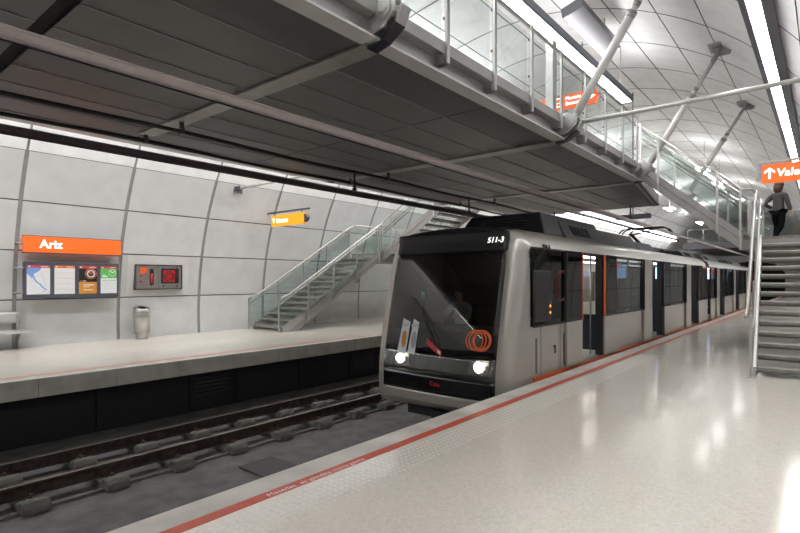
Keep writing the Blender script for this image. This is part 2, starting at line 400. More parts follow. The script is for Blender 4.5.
mb = MB(); mb.box(ME+.15, MF-.15, 1.60, 1.84, ZM+.03, ZM+.046); mb.build('soffit_joint', 'void', mz)
for tb in (-.83, 4.12, 9.07, 14.02):
    mb = MB(); w = .13
    pts = [(ME, ZM+.0), (ME+.25, ZM-.03), (MF-.9, ZM-.03), (MF-.3, ZM+.06), (MF, ZM+.14)]
    for (a, za), (b, zb) in zip(pts, pts[1:]):
        mb.hexa([(a,tb-w,za),(b,tb-w,zb),(b,tb+w,zb),(a,tb+w,za)], [(a,tb-w,za+.05),(b,tb-w,zb+.05),(b,tb+w,zb+.05),(a,tb+w,za+.05)])
    mb.build('soffit_band', 'band', mz)
for mp in (P, MIR):
    mb = MB(mp); mb.box(ME-.06, ME+.16, MS, 13.95, ZM-.01, ZM+.015); mb.build('edge_flange', 'steelw', mz)
    mb = MB(mp); mb.box(ME+.08, ME+.12, MS, 13.95, ZM+.015, ZM+.27); mb.build('edge_web', 'steel', mz)
    mb = MB(mp); mb.box(ME-.06, ME+.14, MS, 13.95, ZM+.25, ZM+.40); mb.build('edge_channel', 'steel', mz, bevel=.008)
    mb = MB(mp)
    mb.hexa([(ME+.10,13.95,ZM-.01),(ME+.78,MT,ZM-.01),(ME+.84,MT,ZM-.01),(ME+.16,13.95,ZM-.01)], [(ME+.10,13.95,ZM+.44),(ME+.78,MT,ZM+.44),(ME+.84,MT,ZM+.44),(ME+.16,13.95,ZM+.44)])
    mb.build('edge_channel', 'steel', mz)
mb = MB(); mb.box(ME+.75, MF-.75, MT-.05, MT+.03, ZM, ZM+.42); mb.build('end_channel', 'steel', mz)

def bracket(mp, t, par):
    mb = MB(mp); mb.box(ME-.055, ME+.09, t-.05, t-.038, ZM+.13, ZM+.25); mb.box(ME-.055, ME+.09, t+.038, t+.05, ZM+.13, ZM+.25); mb.box(ME-.02, ME+.09, t-.05, t+.05, ZM+.15, ZM+.165)
    mb.tube([(ME-.0,t-.065,ZM+.2),(ME-.0,t+.065,ZM+.2)], .014, 6)
    return mb.build('post_bracket', 'steel', par)
def deck_rail(mp, label, full):
    root = thing('glass_balustrade', mp(ME, 3, ZM+.44), label, 'balustrade', 'glass balustrades of the mezzanine')
    ts = [5.26+1.17*k for k in range(-14, 8)]
    if not full: ts = [t for t in ts if t > 0]
    for t in ts:
        mb = MB(mp); mb.box(ME-.095, ME-.06, t-.03, t+.03, ZM+.14, ZM+1.50); mb.build('post', 'steelw', root)
        bracket(mp, t, root)
        mb = MB(mp); mb.tube([(ME-.06,t,ZM+1.27),(ME-.02,t,ZM+1.27)], .018, 8); mb.tube([(ME-.06,t,ZM+.7),(ME-.02,t,ZM+.7)], .018, 8); mb.build('glass_clamp', 'steeld', root)
    for a, b in zip(ts, ts[1:]):
        mb = MB(mp); mb.box(ME-.02, ME-.005, a+.04, b-.04, ZM+.46, ZM+1.38); mb.build('glass_pane', 'glass', root)
    mb = MB(mp); mb.tube([(ME-.04,ts[0],ZM+1.47),(ME-.04,ts[-1],ZM+1.47)], .024, 10); mb.build('handrail', 'brushed', root)
    return root
deck_rail(P, 'glass balustrade with flat posts along the mezzanine edge above the train', True)
deck_rail(MIR, 'glass balustrade along the mezzanine edge above the opposite platform, mostly hidden by the deck', False)

# tie rods holding the mezzanine from the vault
def tie_rod(mp, t, label):
    b = (ME-.14, t, ZM+.28); e = (1.88, t, 6.99)
    root = thing('tie_rod', mp(*b), label, 'tie rod', 'steel tie rods between mezzanine and vault')
    def lerp(k): return tuple(b[i]+(e[i]-b[i])*k for i in range(3))
    mb = MB(mp); mb.tube([lerp(.06), lerp(.60), lerp(.61), lerp(.9)], [.075,.075,.05,.05], 14); mb.build('rod', 'rodw', root)
    mb = MB(mp); mb.tube([lerp(.60), lerp(.635)], .082, 14); mb.tube([lerp(.66), lerp(.685)], .062, 14); mb.build('collar', 'steel', root)
    for o in (-.09, .09):
        mb = MB(mp); o3 = Vector((0,o,0)); mb.bar(mp(*lerp(.88))+o3*.6, mp(*lerp(.985))+o3*.6, .03, .16, up=(0,1,0)); mb.build('fork', 'steel', root)
    mb = MB(mp); mb.box(e[0]-.25, e[0]+.25, t-.28, t+.28, e[2]+.0, e[2]+.03)
    mb.hexa([(e[0]-.16,t-.02,e[2]-.2),(e[0]+.1,t-.02,e[2]-.2),(e[0]+.2,t-.02,e[2]+.02),(e[0]-.25,t-.02,e[2]+.02)], [(e[0]-.16,t+.02,e[2]-.2),(e[0]+.1,t+.02,e[2]-.2),(e[0]+.2,t+.02,e[2]+.02),(e[0]-.25,t+.02,e[2]+.02)])
    pl = mb.build('anchor_plate', 'steel', root); 
    mb = MB(mp)
    for o in (-.11, .075):
        mb.prism_t([(ME+.1,ZM+.06),(ME-.10,ZM+.10),(ME-.27,ZM+.22),(ME-.27,ZM+.38),(ME-.12,ZM+.46),(ME+.1,ZM+.44)], t+o, t+o+.035)
    mb.build('gusset', 'steelw', root, bevel=.01)
    mb = MB(mp); mb.tube([(b[0],t-.16,b[2]),(b[0],t+.16,b[2])], .05, 14); mb.tube([(b[0],t-.135,b[2]),(b[0],t-.115,b[2])], .10, 16); mb.tube([(b[0],t+.115,b[2]),(b[0],t+.135,b[2])], .10, 16); mb.build('pin', 'steelw', root)
    mb = MB(mp); st = [(ME+.12,ZM-.02),(ME-.08,ZM+.02),(ME-.26,ZM+.14)]
    for (a, za), (c, zc) in zip(st, st[1:]):
        mb.hexa([(a,t-.075,za),(c,t-.075,zc),(c,t+.075,zc),(a,t+.075,za)], [(a,t-.075,za-.03),(c-.02,t-.075,zc-.025),(c-.02,t+.075,zc-.025),(a,t+.075,za-.03)])
    mb.build('strap', 'navy', root)
    mb = MB(mp); mb.hexa([(ME-.26,t-.07,ZM+.14),(ME-.34,t-.07,ZM+.30),(ME-.34,t+.07,ZM+.30),(ME-.26,t+.07,ZM+.14)], [(ME-.28,t-.07,ZM+.115),(ME-.36,t-.07,ZM+.275),(ME-.36,t+.07,ZM+.275),(ME-.28,t+.07,ZM+.115)]); mb.build('strap_plate', 'steel', root)
    mb = MB(mp); mb.tube([lerp(.03), lerp(.09)], [.05,.075], 14); mb.build('rod_end', 'rodw', root)
rodn = [(-.83,'steel tie rod at the mezzanine edge, first from the camera and out of frame'), (4.12,'steel tie rod with a big round pin joint and dark strap, second from the camera'), (9.07,'thick steel tie rod over the train cab, joined by a thin horizontal strut'),
        (14.02,'steel tie rod beside the stair head, reaching its grey anchor plate on the vault'), (19.0,'steel tie rod seen behind the glass of the stair, the farthest one')]
for t, l in rodn: tie_rod(P, t, l)
for t, l in rodn[2:]: tie_rod(MIR, t, 'steel tie rod on the far edge of the mezzanine, over the opposite platform')
def strut(mp, d1, label):
    mb = MB(mp); mb.tube([(ME-.22,9.07,ZM+.27),(d1,9.07,ZM+.27)], .036, 12)
    o = thing('strut', mp(ME-.2,9.07,ZM+.27), label, 'strut'); mb.build('strut_tube', 'steelw', o)
    mb = MB(mp); mb.box(d1-.03, d1+.02, 8.93, 9.21, ZM+.13, ZM+.41); mb.tube([(d1+.1,9.0,ZM+.27),(d1+.1,9.14,ZM+.27)], .05, 10); mb.box(d1, d1+.14, 9.03, 9.05, ZM+.2, ZM+.34); mb.build('wall_plate', 'steeld', o)
wd = XC-math.sqrt(R0**2-(ZM+.27-ZC)**2)
strut(P, wd+.01, 'thin horizontal steel strut crossing below the ceiling lamps to the wall')
strut(MIR, wd+.01, 'thin steel strut with a square wall plate above the opposite platform')

# ------------------------------------------------------------------ stairs
ZL = 2.58
def sheared(f): return lambda d, t, z: f(d+.06*min(4.2, max(0., t-10.45)), t, z)
def stair_side(mp, width, dup_, ng, lab, lo_, tn_):
    """platform flight, landing and crossing flight up to the mezzanine; d runs from the trench side (.95) towards the wall"""
    a0, a1 = .95, .95-width; tb = 10.45; n = 15; rise = ZL/n; tt = tb+ng*(n-1)
    st = thing('staircase', mp((a0+a1)/2, tb, 0), lab[0], 'staircase', 'open-tread platform staircases')
    for k in range(1, n+1):
        z = rise*k; t = tb+ng*(k-1)
        mb = MB(mp); pr = [(t-.012,z-.02),(t-.012,z-.065),(t+.02,z-.10),(t+ng+.01,z-.085),(t+ng+.01,z-.02),(t+ng,z),(t+.01,z)]
        if k < n: mb.prism_d(pr, a0-.05, a1+.05); mb.build('tread', 'tread', st)
    for a in (a0, a1+.04):
        for lo, hi, w, o in ((-.10,.06,.04,0),(-.28,-.12,.05,-.01)):
            mb = MB(mp); f = rise/ng
            mb.prism_d([(tb-.05,max(lo,-.0)),(tb-.05,.10+hi),(tt+.1,ZL+hi-.02),(tt+.1,ZL+lo-.04),(tb-lo/f-.0,0.0)] if lo > -.2 else [(tb+.3,0.0),(tb+.1,.08),(tt+.12,ZL+hi-.02),(tt+.12,ZL+lo-.02),(tb+.3-lo/f*.4,0.0)], a, a-w)
            mb.build('stringer', 'brushed' if lo > -.2 else 'steel', st)
    # landing
    l0, l1, lt = a0+lo_, a1+(.30 if lo_ < 0 else 0), 19.5
    mb = MB(mp); mb.box(l0, l1, tt+.02, lt, ZL-.06, ZL); mb.build('landing_floor', 'tread', st)
    mb = MB(mp); mb.box(l0, l1, tt+.0, tt+.1, ZL-.28, ZL-.06); mb.box(l0, l0-.1, tt+.1, lt, ZL-.28, ZL-.06); mb.box(l1+.1, l1, tt+.1, lt, ZL-.28, ZL-.06); mb.box(l0, l1, lt-.1, lt, ZL-.28, ZL-.06); mb.build('landing_frame', 'steel', st)
    # crossing flight
    u0, u1 = l0, dup_; tn, tf_ = tt+tn_, tt+tn_+2.05; m = 11; zr = (ZM+.36-ZL)/m; go = (u1-u0)/(m-1)
    for k in range(1, m):
        z = ZL+zr*k; d = u0+go*(k-1)
        mb = MB(mp); mb.prism_t([(d-.01,z),(d-.01,z-.06),(d+go+.02,z-.06),(d+go+.02,z)], tn+.04, tf_-.04); mb.build('tread', 'tread', st)
    for q in (tn, tf_):
        mb = MB(mp); s_ = lambda o: [(u0-.05,ZL+o),(u1+.02,ZM+.36+o)]
        for lo, hi, w in ((-.08,.10,.05),(-.30,-.10,.03)):
            mb.prism_t([(u0-.05,ZL+lo-.02),(u1+.02,ZM+.36+lo),(u1+.02,ZM+.36+hi),(u0-.05,ZL+hi-.02)], q-w/2, q+w/2)
        mb.build('stringer', 'steel', st)
    # balustrades of the platform flight
    def flight_rail(a, label, pane, tall):
        rl_ = thing('stair_balustrade', mp(a, tb, 0), label, 'balustrade', 'balustrades of the staircases')
        f = rise/ng; top = 1.02
        hz = lambda t: max(0, (t-tb))*f
        ps = [tb-.22, tb+.9, tb+1.95, tb+3.0, tt+.12]
        for i, t in enumerate(ps):
            mb = MB(mp); z0 = 0 if i == 0 else hz(t)-.22; mb.box(a-.022, a+.022, t-.022, t+.022, z0, hz(t)+(tall if i == 0 else top)); mb.build('post', 'brushed', rl_, bevel=.006)
        mb = MB(mp); mb.box(a-.05, a+.05, tb-.28, tb-.16, 0, .015); mb.build('foot_plate', 'brushed', rl_)
        for t, u in zip(ps, ps[1:]):
            mb = MB(mp); q = [(t+.04,hz(t)+.08 if t > tb else .1),(u-.04,hz(u)+.08),(u-.04,hz(u)+.92),(t+.04,hz(t)+.92)]; mb.prism_d(q, a-.005, a+.006); mb.build('glass_pane', pane, rl_)
        e = .06
        mb = MB(mp); mb.tube([(a+e,tb-.22,.98),(a+e,tb-.15,1.06),(a+e,tb+.1,1.14),(a+e,tt,ZL+.98),(a+e,tt+.25,ZL+1.08)], .03, 12); mb.build('handrail', 'brushed', rl_)
        mb = MB(mp); mb.tube([(a-e*.6,tb-.22,.8),(a-e*.6,tb-.05,.9),(a-e*.6,tt,ZL+.82),(a-e*.6,tt+.2,ZL+.86)], .02, 10); mb.build('lower_handrail', 'brushed', rl_)
    flight_rail(a0+.02, lab[1], 'glassg', 1.02); flight_rail(a1+.06, lab[2], 'glassg', 1.02)
    # crossing flight balustrades
    def cross_rail(q, label, ext):
        r_ = thing('stair_balustrade', mp((u0+u1)/2, q, ZL), label, 'balustrade', 'balustrades of the staircases')
        zz = lambda d: ZL+(d-u0)/(u1-u0)*(ZM+.36-ZL)
        ds = [u0-.0, u0+.45, u0+(u1-u0)*.80, u1-.02]
        for d in ds:
            mb = MB(mp); mb.box(d-.025, d+.025, q-.075, q-.045, zz(d)-.30, zz(d)+1.1); mb.build('post', 'brushed', r_, bevel=.005)
        for d, e in zip(ds, ds[1:]):
            mb = MB(mp); mb.prism_t([(d+.03,zz(d)+.14),(e-.03,zz(e)+.14),(e-.03,zz(e)+.98),(d+.03,zz(d)+.98)], q-.006, q+.006); mb.build('glass_pane', 'glass', r_)
        mb = MB(mp); mb.tube([(u1+.1,q-.05,zz(u1)+1.1),(u0+.2,q-.05,zz(u0+.2)+1.1),(u0,q-.05,zz(u0)+1.06)]+ext, .028, 12); mb.build('handrail', 'brushed', r_)
        for h in (.86, .74):
            mb = MB(mp); mb.tube([(u1+.1,q+.05,zz(u1)+h),(u0,q+.05,zz(u0)+h)], .02, 10); mb.build('lower_handrail', 'brushed', r_)
    cross_rail(tn, lab[3], [(u0-.22,tn,ZL+1.04),(a0+.08,tn+.06,ZL+.98)]); cross_rail(tf_, lab[4], [])
    # landing balustrades
    r_ = thing('landing_balustrade', mp(l0, lt, ZL), lab[5], 'balustrade', 'balustrades of the staircases')
    segs = [((l0-.03,tf_+.05),(l0-.03,lt-.03)), ((l0-.03,lt-.03),(l1+.03,lt-.03)), ((l1+.03,lt-.03),(l1+.03,tt+.15))]
    for (da, ta), (db, tb_) in segs:
        L = math.hypot(db-da, tb_-ta); nn = max(2, round(L/1.1))
        for k in range(nn):
            d, t = da+(db-da)*k/nn, ta+(tb_-ta)*k/nn; e, u = da+(db-da)*(k+1)/nn, ta+(tb_-ta)*(k+1)/nn
            mb = MB(mp); mb.box(d-.022, d+.022, t-.022, t+.022, ZL, ZL+1.1); mb.build('post', 'brushed', r_)
            mb = MB(mp); mb.bar((d+(e-d)*.05,t+(u-t)*.05,ZL+.52), (d+(e-d)*.95,t+(u-t)*.95,ZL+.52), .012, .86); mb.build('glass_pane', 'glassg', r_)
        mb = MB(mp); mb.tube([(da,ta,ZL+1.1),(db,tb_,ZL+1.1)], .026, 10); mb.build('handrail', 'brushed', r_)
    return tt, a0, a1
TT, A0, A1 = stair_side(sheared(P), 1.95, ME-.22, .272, [
  'steel staircase with open thick treads at the near platform, climbing towards the walking person',
  'steel balustrade on the train side of the near staircase', 'steel balustrade on the wall side of the near staircase',
  'glass balustrade of the flight descending from the mezzanine beside the tie rods', 'glass balustrade on the far side of the flight descending from the mezzanine',
  'balustrade around the landing where the person walks'], .35, -.30)
LM = sheared(lambda d, t, z: P(2*XC-d+.43, t-.33, z))
stair_side(LM, 1.58, 2*XC+.43-MF-.24, .285, [
  'steel staircase with open treads on the opposite platform, climbing behind the train',
  'glass balustrade on the track side of the opposite staircase', 'green-tinted glass balustrade along the concrete wall side of the opposite staircase',
  'balustrade of the upper flight rising behind the train to the mezzanine', 'farther balustrade of the upper flight rising behind the train',
  'balustrade around the landing of the opposite staircase, against the concrete wall'], -.05, .38)

# ------------------------------------------------------------------ lamps
def strip(mp, d, z, t0, t1, seg, w, label, tilt, hang):
    root = thing('strip_lamp', mp(d, (t0+t1)/2, z), label, 'lamp', 'long ceiling strip lamps')
    mb = MB(mp); ca, sa = math.cos(tilt), math.sin(tilt)
    def q(a, b): return (d+a*ca-b*sa, z+a*sa+b*ca)
    dp = .03 if hang or mp is MIR else .075
    rl, rr = (w*.85, w*.85) if hang else (w+.09, w+.025); rl, rr = (rl, rr) if mp is P else (rr, rl)
    lm = 'lamp' if hang else 'lampn' if mp is P else 'lampo'
    mb.prism_t([q(-rl,.0), q(-rl,.16), q(rr,.16), q(rr,.0), q(w*.60,.0), q(w*.60,dp), q(-w*.60,dp), q(-w*.60,0)], t0, t1); mb.build('housing', 'lamph', root)
    if hang or mp is MIR:
        wu = w*.7 if t0 < 20 else .3  # distant uplights outgrow their housing, added to brighten the far vault
        mb = MB(mp); mb.prism_t([q(-wu,.162), q(-wu,.172), q(wu,.172), q(wu,.162)], t0, t1); mb.build('uplight', 'uplamp' if t0 < 20 or mp is P else 'farfill', root)
    t = t1
    while t > t0+.2:
        a = max(t0, t-(1.6 if seg > 4 and t == t1 else seg)); mb = MB(mp)
        mb.prism_t([q(-w*.58,dp-.028), q(-w*.58,dp-.002), q(w*.58,dp-.002), q(w*.58,dp-.028)], a+.03, t-.03); mb.build('diffuser', lm, root); t = a
    t = t1-min(.6, (t1-t0)/2)
    while t > t0 and hang:
        mb = MB(mp); zt = ZC+math.sqrt(R0**2-(d-XC)**2); mb.tube([(d,t,z+.15),(d,t,zt)], .014, 8); mb.build('hanger', 'steel', root); t -= seg*1.5
    return root
strip(P, 4.62, 6.90, -8, 16.3, 4.2, .22, 'long bright strip lamp hung above the mezzanine edge, ending over the stair head', 0, True)
strip(MIR, 4.62, 6.90, -8, 16.3, 4.2, .22, 'long strip lamp above the far side of the mezzanine, hidden by the deck', 0, True)
def vault_z(d): return ZC+math.sqrt(R0**2-(d-XC)**2)
DL = .86
strip(P, DL, vault_z(DL)-.32, -12, 64, 1.84, .15, 'long bright strip lamp with dark edges over the near platform and stairs', .0, False)
strip(MIR, DL, vault_z(DL)-.32, -12, 62, 1.84, .26, 'long bright strip lamp over the opposite platform, glimpsed under the mezzanine', .0, False)  # lamp widened and given an added uplight, imitating the glow on its vault
far = ['nearest of its row', 'second of its row', 'third of its row', 'last of its row']
for k, t in enumerate((28.4, 33., 41., 53.)):
    strip(P, 4.62, 6.82, t, t+1.1, 1.1, .09, 'short lamp hung far down the hall, '+far[k], 0, True)['group'] = 'short distant lamps'
for k, t in enumerate((25.6, 33., 41., 53.)):  # only the first lamp shows; the rest are unseen, added to brighten the hall
    strip(MIR, 4.62, 6.62, t, t+1.1, 1.1, .11, 'short lamp over the opposite track, '+far[k], 0, True)['group'] = 'short distant lamps of the opposite track'
# hanging metal housing near the crown
o = thing('uplight_housing', P(4.35, 12.9, 7.55), 'grey metal trough hanging by rods under the vault, above the strip lamp', 'lamp')
mb = MB(); mb.prism_t([(4.12,7.62),(4.62,7.50),(4.66,7.72),(4.2,7.86)], 11.4, 14.0); mb.build('trough', 'steeld', o, bevel=.01)
for t in (11.9, 13.6):
    mb = MB(); mb.tube([(4.4,t,7.75),(4.4,t,vault_z(4.4))], .012, 8); mb.build('hanger', 'steel', o)

# ------------------------------------------------------------------ overhead line
def conductor(d, z, m, label, t0=T0, t1=T1):
    root = thing('conductor_beam', P(d, 6, z), label, 'conductor beam', 'overhead conductor beams')
    mb = MB(); mb.prism_t([(d-.045,z+.11),(d+.045,z+.11),(d+.045,z+.095),(d+.012,z+.09),(d+.018,z+.03),(d+.03,z+.0),(d-.03,z+.0),(d-.018,z+.03),(d-.012,z+.09),(d-.045,z+.095)], t0, t1); mb.build('profile', m, root)
    mb = MB(); mb.tube([(d,t0,z-.008),(d,t1,z-.008)], .01, 6); mb.build('contact_wire', 'cable', root)
    for t in ((18.4,) if d < 7 else (8.5, 13.4)):
        mb = MB(); mb.tube([(d,t,z+.1),(d,t,z+.17)], .05, 10); mb.tube([(d,t,z+.17),(d,t,ZM)], .02, 8)
        for k in range(3): mb.tube([(d,t,z+.2+k*.05),(d,t,z+.225+k*.05)], .045, 10)
        mb.build('insulator', 'cable', root)
    return root
conductor(5.10, 3.53, 'beam', 'pale pinkish conductor beam running under the mezzanine above the train')
conductor(8.32, 3.52, 'beamd', 'shade-darkened conductor beam running under the mezzanine above the empty track')
for d, z, l in ((7.80, 3.92, 'black feeder cable under the mezzanine, between the two conductor beams'), (9.02, 3.98, 'black feeder cable under the mezzanine, along its far edge')):
    mb = MB(); pts = []
    t = T0
    while t <= 20: pts.append((d, t, z-.03*math.sin((t+.8)/4.95*PI)**2)); t += .7
    mb.tube(pts, .032, 8); o = thing('feeder_cable', P(d,3,z), l, 'cable', 'feeder cables under the mezzanine'); mb.build('cable_run', 'cable', o)
    for t in (-.83, 4.12, 9.07, 14.02, 18.5):
        mb = MB(); mb.box(d-.02, d+.02, t-.03, t+.03, z, ZM-.0); mb.box(d-.05, d+.05, t-.03, t+.03, z-.04, z+.04); mb.build('cable_clamp', 'steeld', o)
mb = MB(); o = thing('hanging_display', P(5.56, 20.4, 3.95), 'thin dark panel hanging past the end of the mezzanine deck', 'display')
mb.box(4.95, 6.15, 20.25, 20.5, 3.86, 4.02); mb.build('panel', 'steeld', o, bevel=.01)
mb = MB(); mb.tube([(5.56,20.38,4.0),(5.56,20.38,vault_z(5.56))], .02, 8); mb.build('hanger', 'steeld', o)

# ------------------------------------------------------------------ far end of the hall
fz = group_struct('far_gallery', P(XC, 50, ZM))
mb = MB(); mb.box(ME-.6, 9.0, 47, 64, ZM, ZM+.40); mb.build('gallery_deck', 'steeld', fz)
mb = MB(); mb.box(-1.3, 14.7, 56, 58, ZM, ZM+.40); mb.build('gallery_bridge', 'steeld', fz)
mb = MB(); mb.box(ME-.6, 9.0, 46.9, 47, ZM-.02, ZM+.44); mb.build('gallery_edge', 'steeld', fz)
r_ = thing('glass_balustrade', P(XC, 47, ZM+.4), 'distant glass balustrade on the gallery at the far end of the hall', 'balustrade')
for k in range(6):
    d = ME-.5+k*1.1
    mb = MB(); mb.box(d-.03, d+.03, 46.95, 47.0, ZM+.3, ZM+1.5); mb.build('post', 'steelw', r_)
    if k < 5: mb = MB(); mb.box(d+.05, d+1.05, 46.97, 46.985, ZM+.5, ZM+1.4); mb.build('glass_pane', 'glassg', r_)
mb = MB(); mb.tube([(ME-.6,46.97,ZM+1.5),(ME+5.0,46.97,ZM+1.5)], .03, 8); mb.build('handrail', 'brushed', r_)

# ------------------------------------------------------------------ signs and furniture of the opposite platform
def wall_d(z): return XC+math.sqrt(R0**2-(z-ZC)**2)
FX = Vector((1,0,0))                       # out of the opposite wall
s = thing('station_name_sign', P(wall_d(2.45)-.2, 4.88, 2.25), 'long orange backlit station name sign on the concrete wall above the poster board', 'sign')
mb = MB(); mb.box(14.33, 14.45, 3.77, 5.90, 2.25, 2.63); mb.build('light_box', 'orange', s, bevel=.006)
mb = MB(); mb.box(14.325, 14.46, 3.765, 5.905, 2.225, 2.252); mb.box(14.325, 14.46, 3.765, 5.905, 2.63, 2.645); mb.build('edge_strip', 'boardf', s)
lettering('lettering', 'Ariz', .275, P(14.326, 4.08, 2.36), Y, Z, 'signw', s, ext=.003, bold=.004)
for t in (3.68, 5.86):
    mb = MB(); mb.tube([(wall_d(2.45)+.02,t,2.45),(14.39,t,2.45),(14.39,t+(.1 if t < 4 else -.1),2.45)], .028, 8); mb.build('bracket_arm', 'steel', s)
b = thing('poster_board', P(14.45, 4.87, 1.16), 'slate blue board with four posters under the orange name sign', 'notice board')
mb = MB(); mb.box(14.36, 14.46, 3.77, 5.86, 1.16, 2.03); mb.build('board', 'boardf', b, bevel=.008)
for z in (1.3, 1.88):
    for t in (3.68, 5.88):
        mb = MB(); mb.tube([(wall_d(z)+.02,t,z),(14.41,t,z),(14.41,t+(.12 if t < 4 else -.06),z)], .026, 8); mb.build('bracket_arm', 'steel', b)
def poster(t0, t1, kind):
    z0, z1 = 1.26, 1.95; mb = MB(); d = 14.357
    mb.box(d, d+.006, t0, t1, z0, z1)
    def q(mi, a, c, e, f, k=.001):           # patch in unit coordinates of the sheet
        mb.mi = mi; A, B = t0+a*(t1-t0), t0+c*(t1-t0); E_, F_ = z0+e*(z1-z0), z0+f*(z1-z0); mb.box(d-k, d, A, B, E_, F_)
    def poly(mi, pts, k=.0012):
        mb.mi = mi; V = [(t0+a*(t1-t0), z0+c*(z1-z0)) for a, c in pts]; mb.prism_d(V, d-k, d)
    q(1 if kind != 1 else 3, 0, 1, .91, 1); q(0, .06, .16, .935, .975, .002); q(0, .6, .92, .945, .965, .002)
    if kind == 0:
        poly(2, [(0,.91),(.62,.91),(.52,.80),(.3,.70),(.22,.55),(0,.72)]); w = [(.22,.66),(.3,.5),(.42,.40),(.55,.33),(.66,.22),(.82,.14)]
        for (a, c), (e, f) in zip(w, w[1:]): poly(2, [(a,c),(a+.06,c+.02),(e+.06,f+.02),(e,f)], .0016)
        for a, c, e, f in ((.3,.6,.85,.78),(.62,.7,.8,.3),(.1,.35,.5,.2)): poly(5, [(a,c),(a+.03,c),(e+.03,f),(e,f)], .0011)
        q(1, .7, .77, .10, .125, .002)
    elif kind == 1:
        for k in range(4): q(3, .05, .95, .74-k*.19, .748-k*.19); 
        for k in range(16): q(5, .05, .95, .08+k*.05, .084+k*.05, .0008)
        for a in (.35, .65): q(5, a, a+.008, .08, .36)
    elif kind == 2:
        q(6, 0, 1, .42, .91); q(4, 0, 1, 0, .42)
        mb.mi = 3; mb.torus((d-.003, t0+.66*(t1-t0), z0+.72*(z1-z0)), X, .125, .009, 24, 5); mb.mi = 5
        mb.torus((d-.002, t0+.66*(t1-t0), z0+.72*(z1-z0)), X, .08, .018, 20, 5)
        poly(3, [(.64,.73),(.68,.70),(.9,.80),(.88,.83)], .004); poly(3, [(.66,.74),(.5,.85),(.46,.83),(.63,.70)], .004)
        q(0, .25, .85, .30, .33, .002); q(0, .25, .6, .24, .26, .002); q(0, .25, .78, .12, .15, .002); q(3, .06, .14, .44, .47, .002); q(0, .2, .4, .445, .465, .002)
    else:
        q(7, 0, 1, .56, .91); mb.mi = 0; mb.torus((d-.002, t0+.72*(t1-t0), z0+.76*(z1-z0)), X, .085, .006, 20, 5)
        poly(0, [(.70,.77),(.74,.74),(.92,.82),(.90,.85)], .003); poly(0, [(.72,.78),(.60,.86),(.57,.84),(.70,.74)], .003)
        q(0, .08, .45, .60, .65, .002); q(0, .12, .3, .66, .69, .002)
        for k in range(9): q(5, .08, .92, .08+k*.045, .084+k*.045, .0008)
        q(7, .08, .46, .47, .49); q(7, .54, .92, .47, .49)
    return mb.build('poster', ['paper','pred','mapblue','porange','pamber','mapgrey','pblack','pgreen'], b)
for k, (u, v) in enumerate(((3.83,4.30),(4.39,4.83),(4.92,5.33),(5.42,5.81))): poster(u, v, k)
c = thing('emergency_cabinet', P(14.5, 7.05, 1.32), 'recessed steel cabinet with red hose window on the concrete wall beyond the poster board', 'cabinet')
D_ = 14.60
mb = MB(); mb.box(D_-.02, D_+.12, 6.38, 7.72, 1.33, 1.36); mb.box(D_-.02, D_+.12, 6.38, 7.72, 2.00, 2.03); mb.box(D_-.02, D_+.12, 6.38, 6.41, 1.33, 2.03); mb.box(D_-.02, D_+.12, 7.69, 7.72, 1.33, 2.03); mb.build('frame', 'steeld', c)
mb = MB(); mb.box(D_, D_+.1, 6.41, 7.02, 1.36, 2.0); mb.build('door', 'brushed', c, bevel=.004)
mb = MB(); mb.box(D_, D_+.1, 7.03, 7.69, 1.36, 2.0); mb.build('hose_door', 'brushed', c, bevel=.004)
mb = MB(); mb.box(D_-.006, D_, 6.52, 6.70, 1.78, 1.95); mb.build('orange_sticker', 'torange', c)
mb = MB(); mb.tube([(D_-.012,6.54,1.72),(D_,6.54,1.72)], .03, 10); mb.tube([(D_-.012,6.54,1.56),(D_,6.54,1.56)], .03, 10); mb.tube([(D_-.012,6.64,1.56),(D_,6.64,1.56)], .012, 10); mb.build('call_button', 'tred', c)
mb = MB(); mb.prism_d([(6.83+.055*math.cos(a), (1.86 if a < PI else 1.50)+.055*math.sin(a)) for a in [PI*k/8 for k in range(9)]]+[(6.83+.055*math.cos(a), 1.50+.055*math.sin(a)) for a in [PI+PI*k/8 for k in range(9)]], D_-.004, D_+.002); mb.build('slot_window', 'pblack', c)
mb = MB(); mb.tube([(D_-.008,6.83,1.50),(D_-.008,6.83,1.78)], .03, 10); mb.build('extinguisher', 'tred', c)
mb = MB(); mb.box(D_-.008, D_+.002, 7.10, 7.62, 1.50, 1.93); mb.build('hose_window', 'matte', c, bevel=.01)
mb = MB(); mb.box(D_-.012, D_-.004, 7.16, 7.50, 1.54, 1.88); mb.build('hose_back', 'tred', c)
mb = MB(); mb.torus((D_-.016,7.33,1.71), X, .14, .018, 26, 6); mb.torus((D_-.016,7.33,1.71), X, .085, .016, 22, 6); mb.tube([(D_-.016,7.42,1.6),(D_-.016,7.58,1.74),(D_-.016,7.54,1.82)], .016, 8); mb.build('hose_reel', 'dred', c)
for t in (7.16, 7.56):
    mb = MB(); mb.box(D_-.015, D_, t-.015, t+.015, 1.40, 1.46); mb.build('latch', 'matte', c)
    mb = MB(); mb.box(D_-.015, D_, t-.015, t+.015, 1.95, 1.98); mb.build('latch', 'matte', c)
mb = MB(); zz = [1.17+.1*k for k in range(12)]
for a, e in zip(zz, zz[1:]): mb.hexa([(wall_d(a)+.01,6.18,a),(wall_d(a)+.01,7.95,a),(wall_d(e)+.01,7.95,e),(wall_d(e)+.01,6.18,e)], [(wall_d(a)-.01,6.18,a),(wall_d(a)-.01,7.95,a),(wall_d(e)-.01,7.95,e),(wall_d(e)-.01,6.18,e)])
struct(mb.build('trim_cabinet_panel', 'patch'))
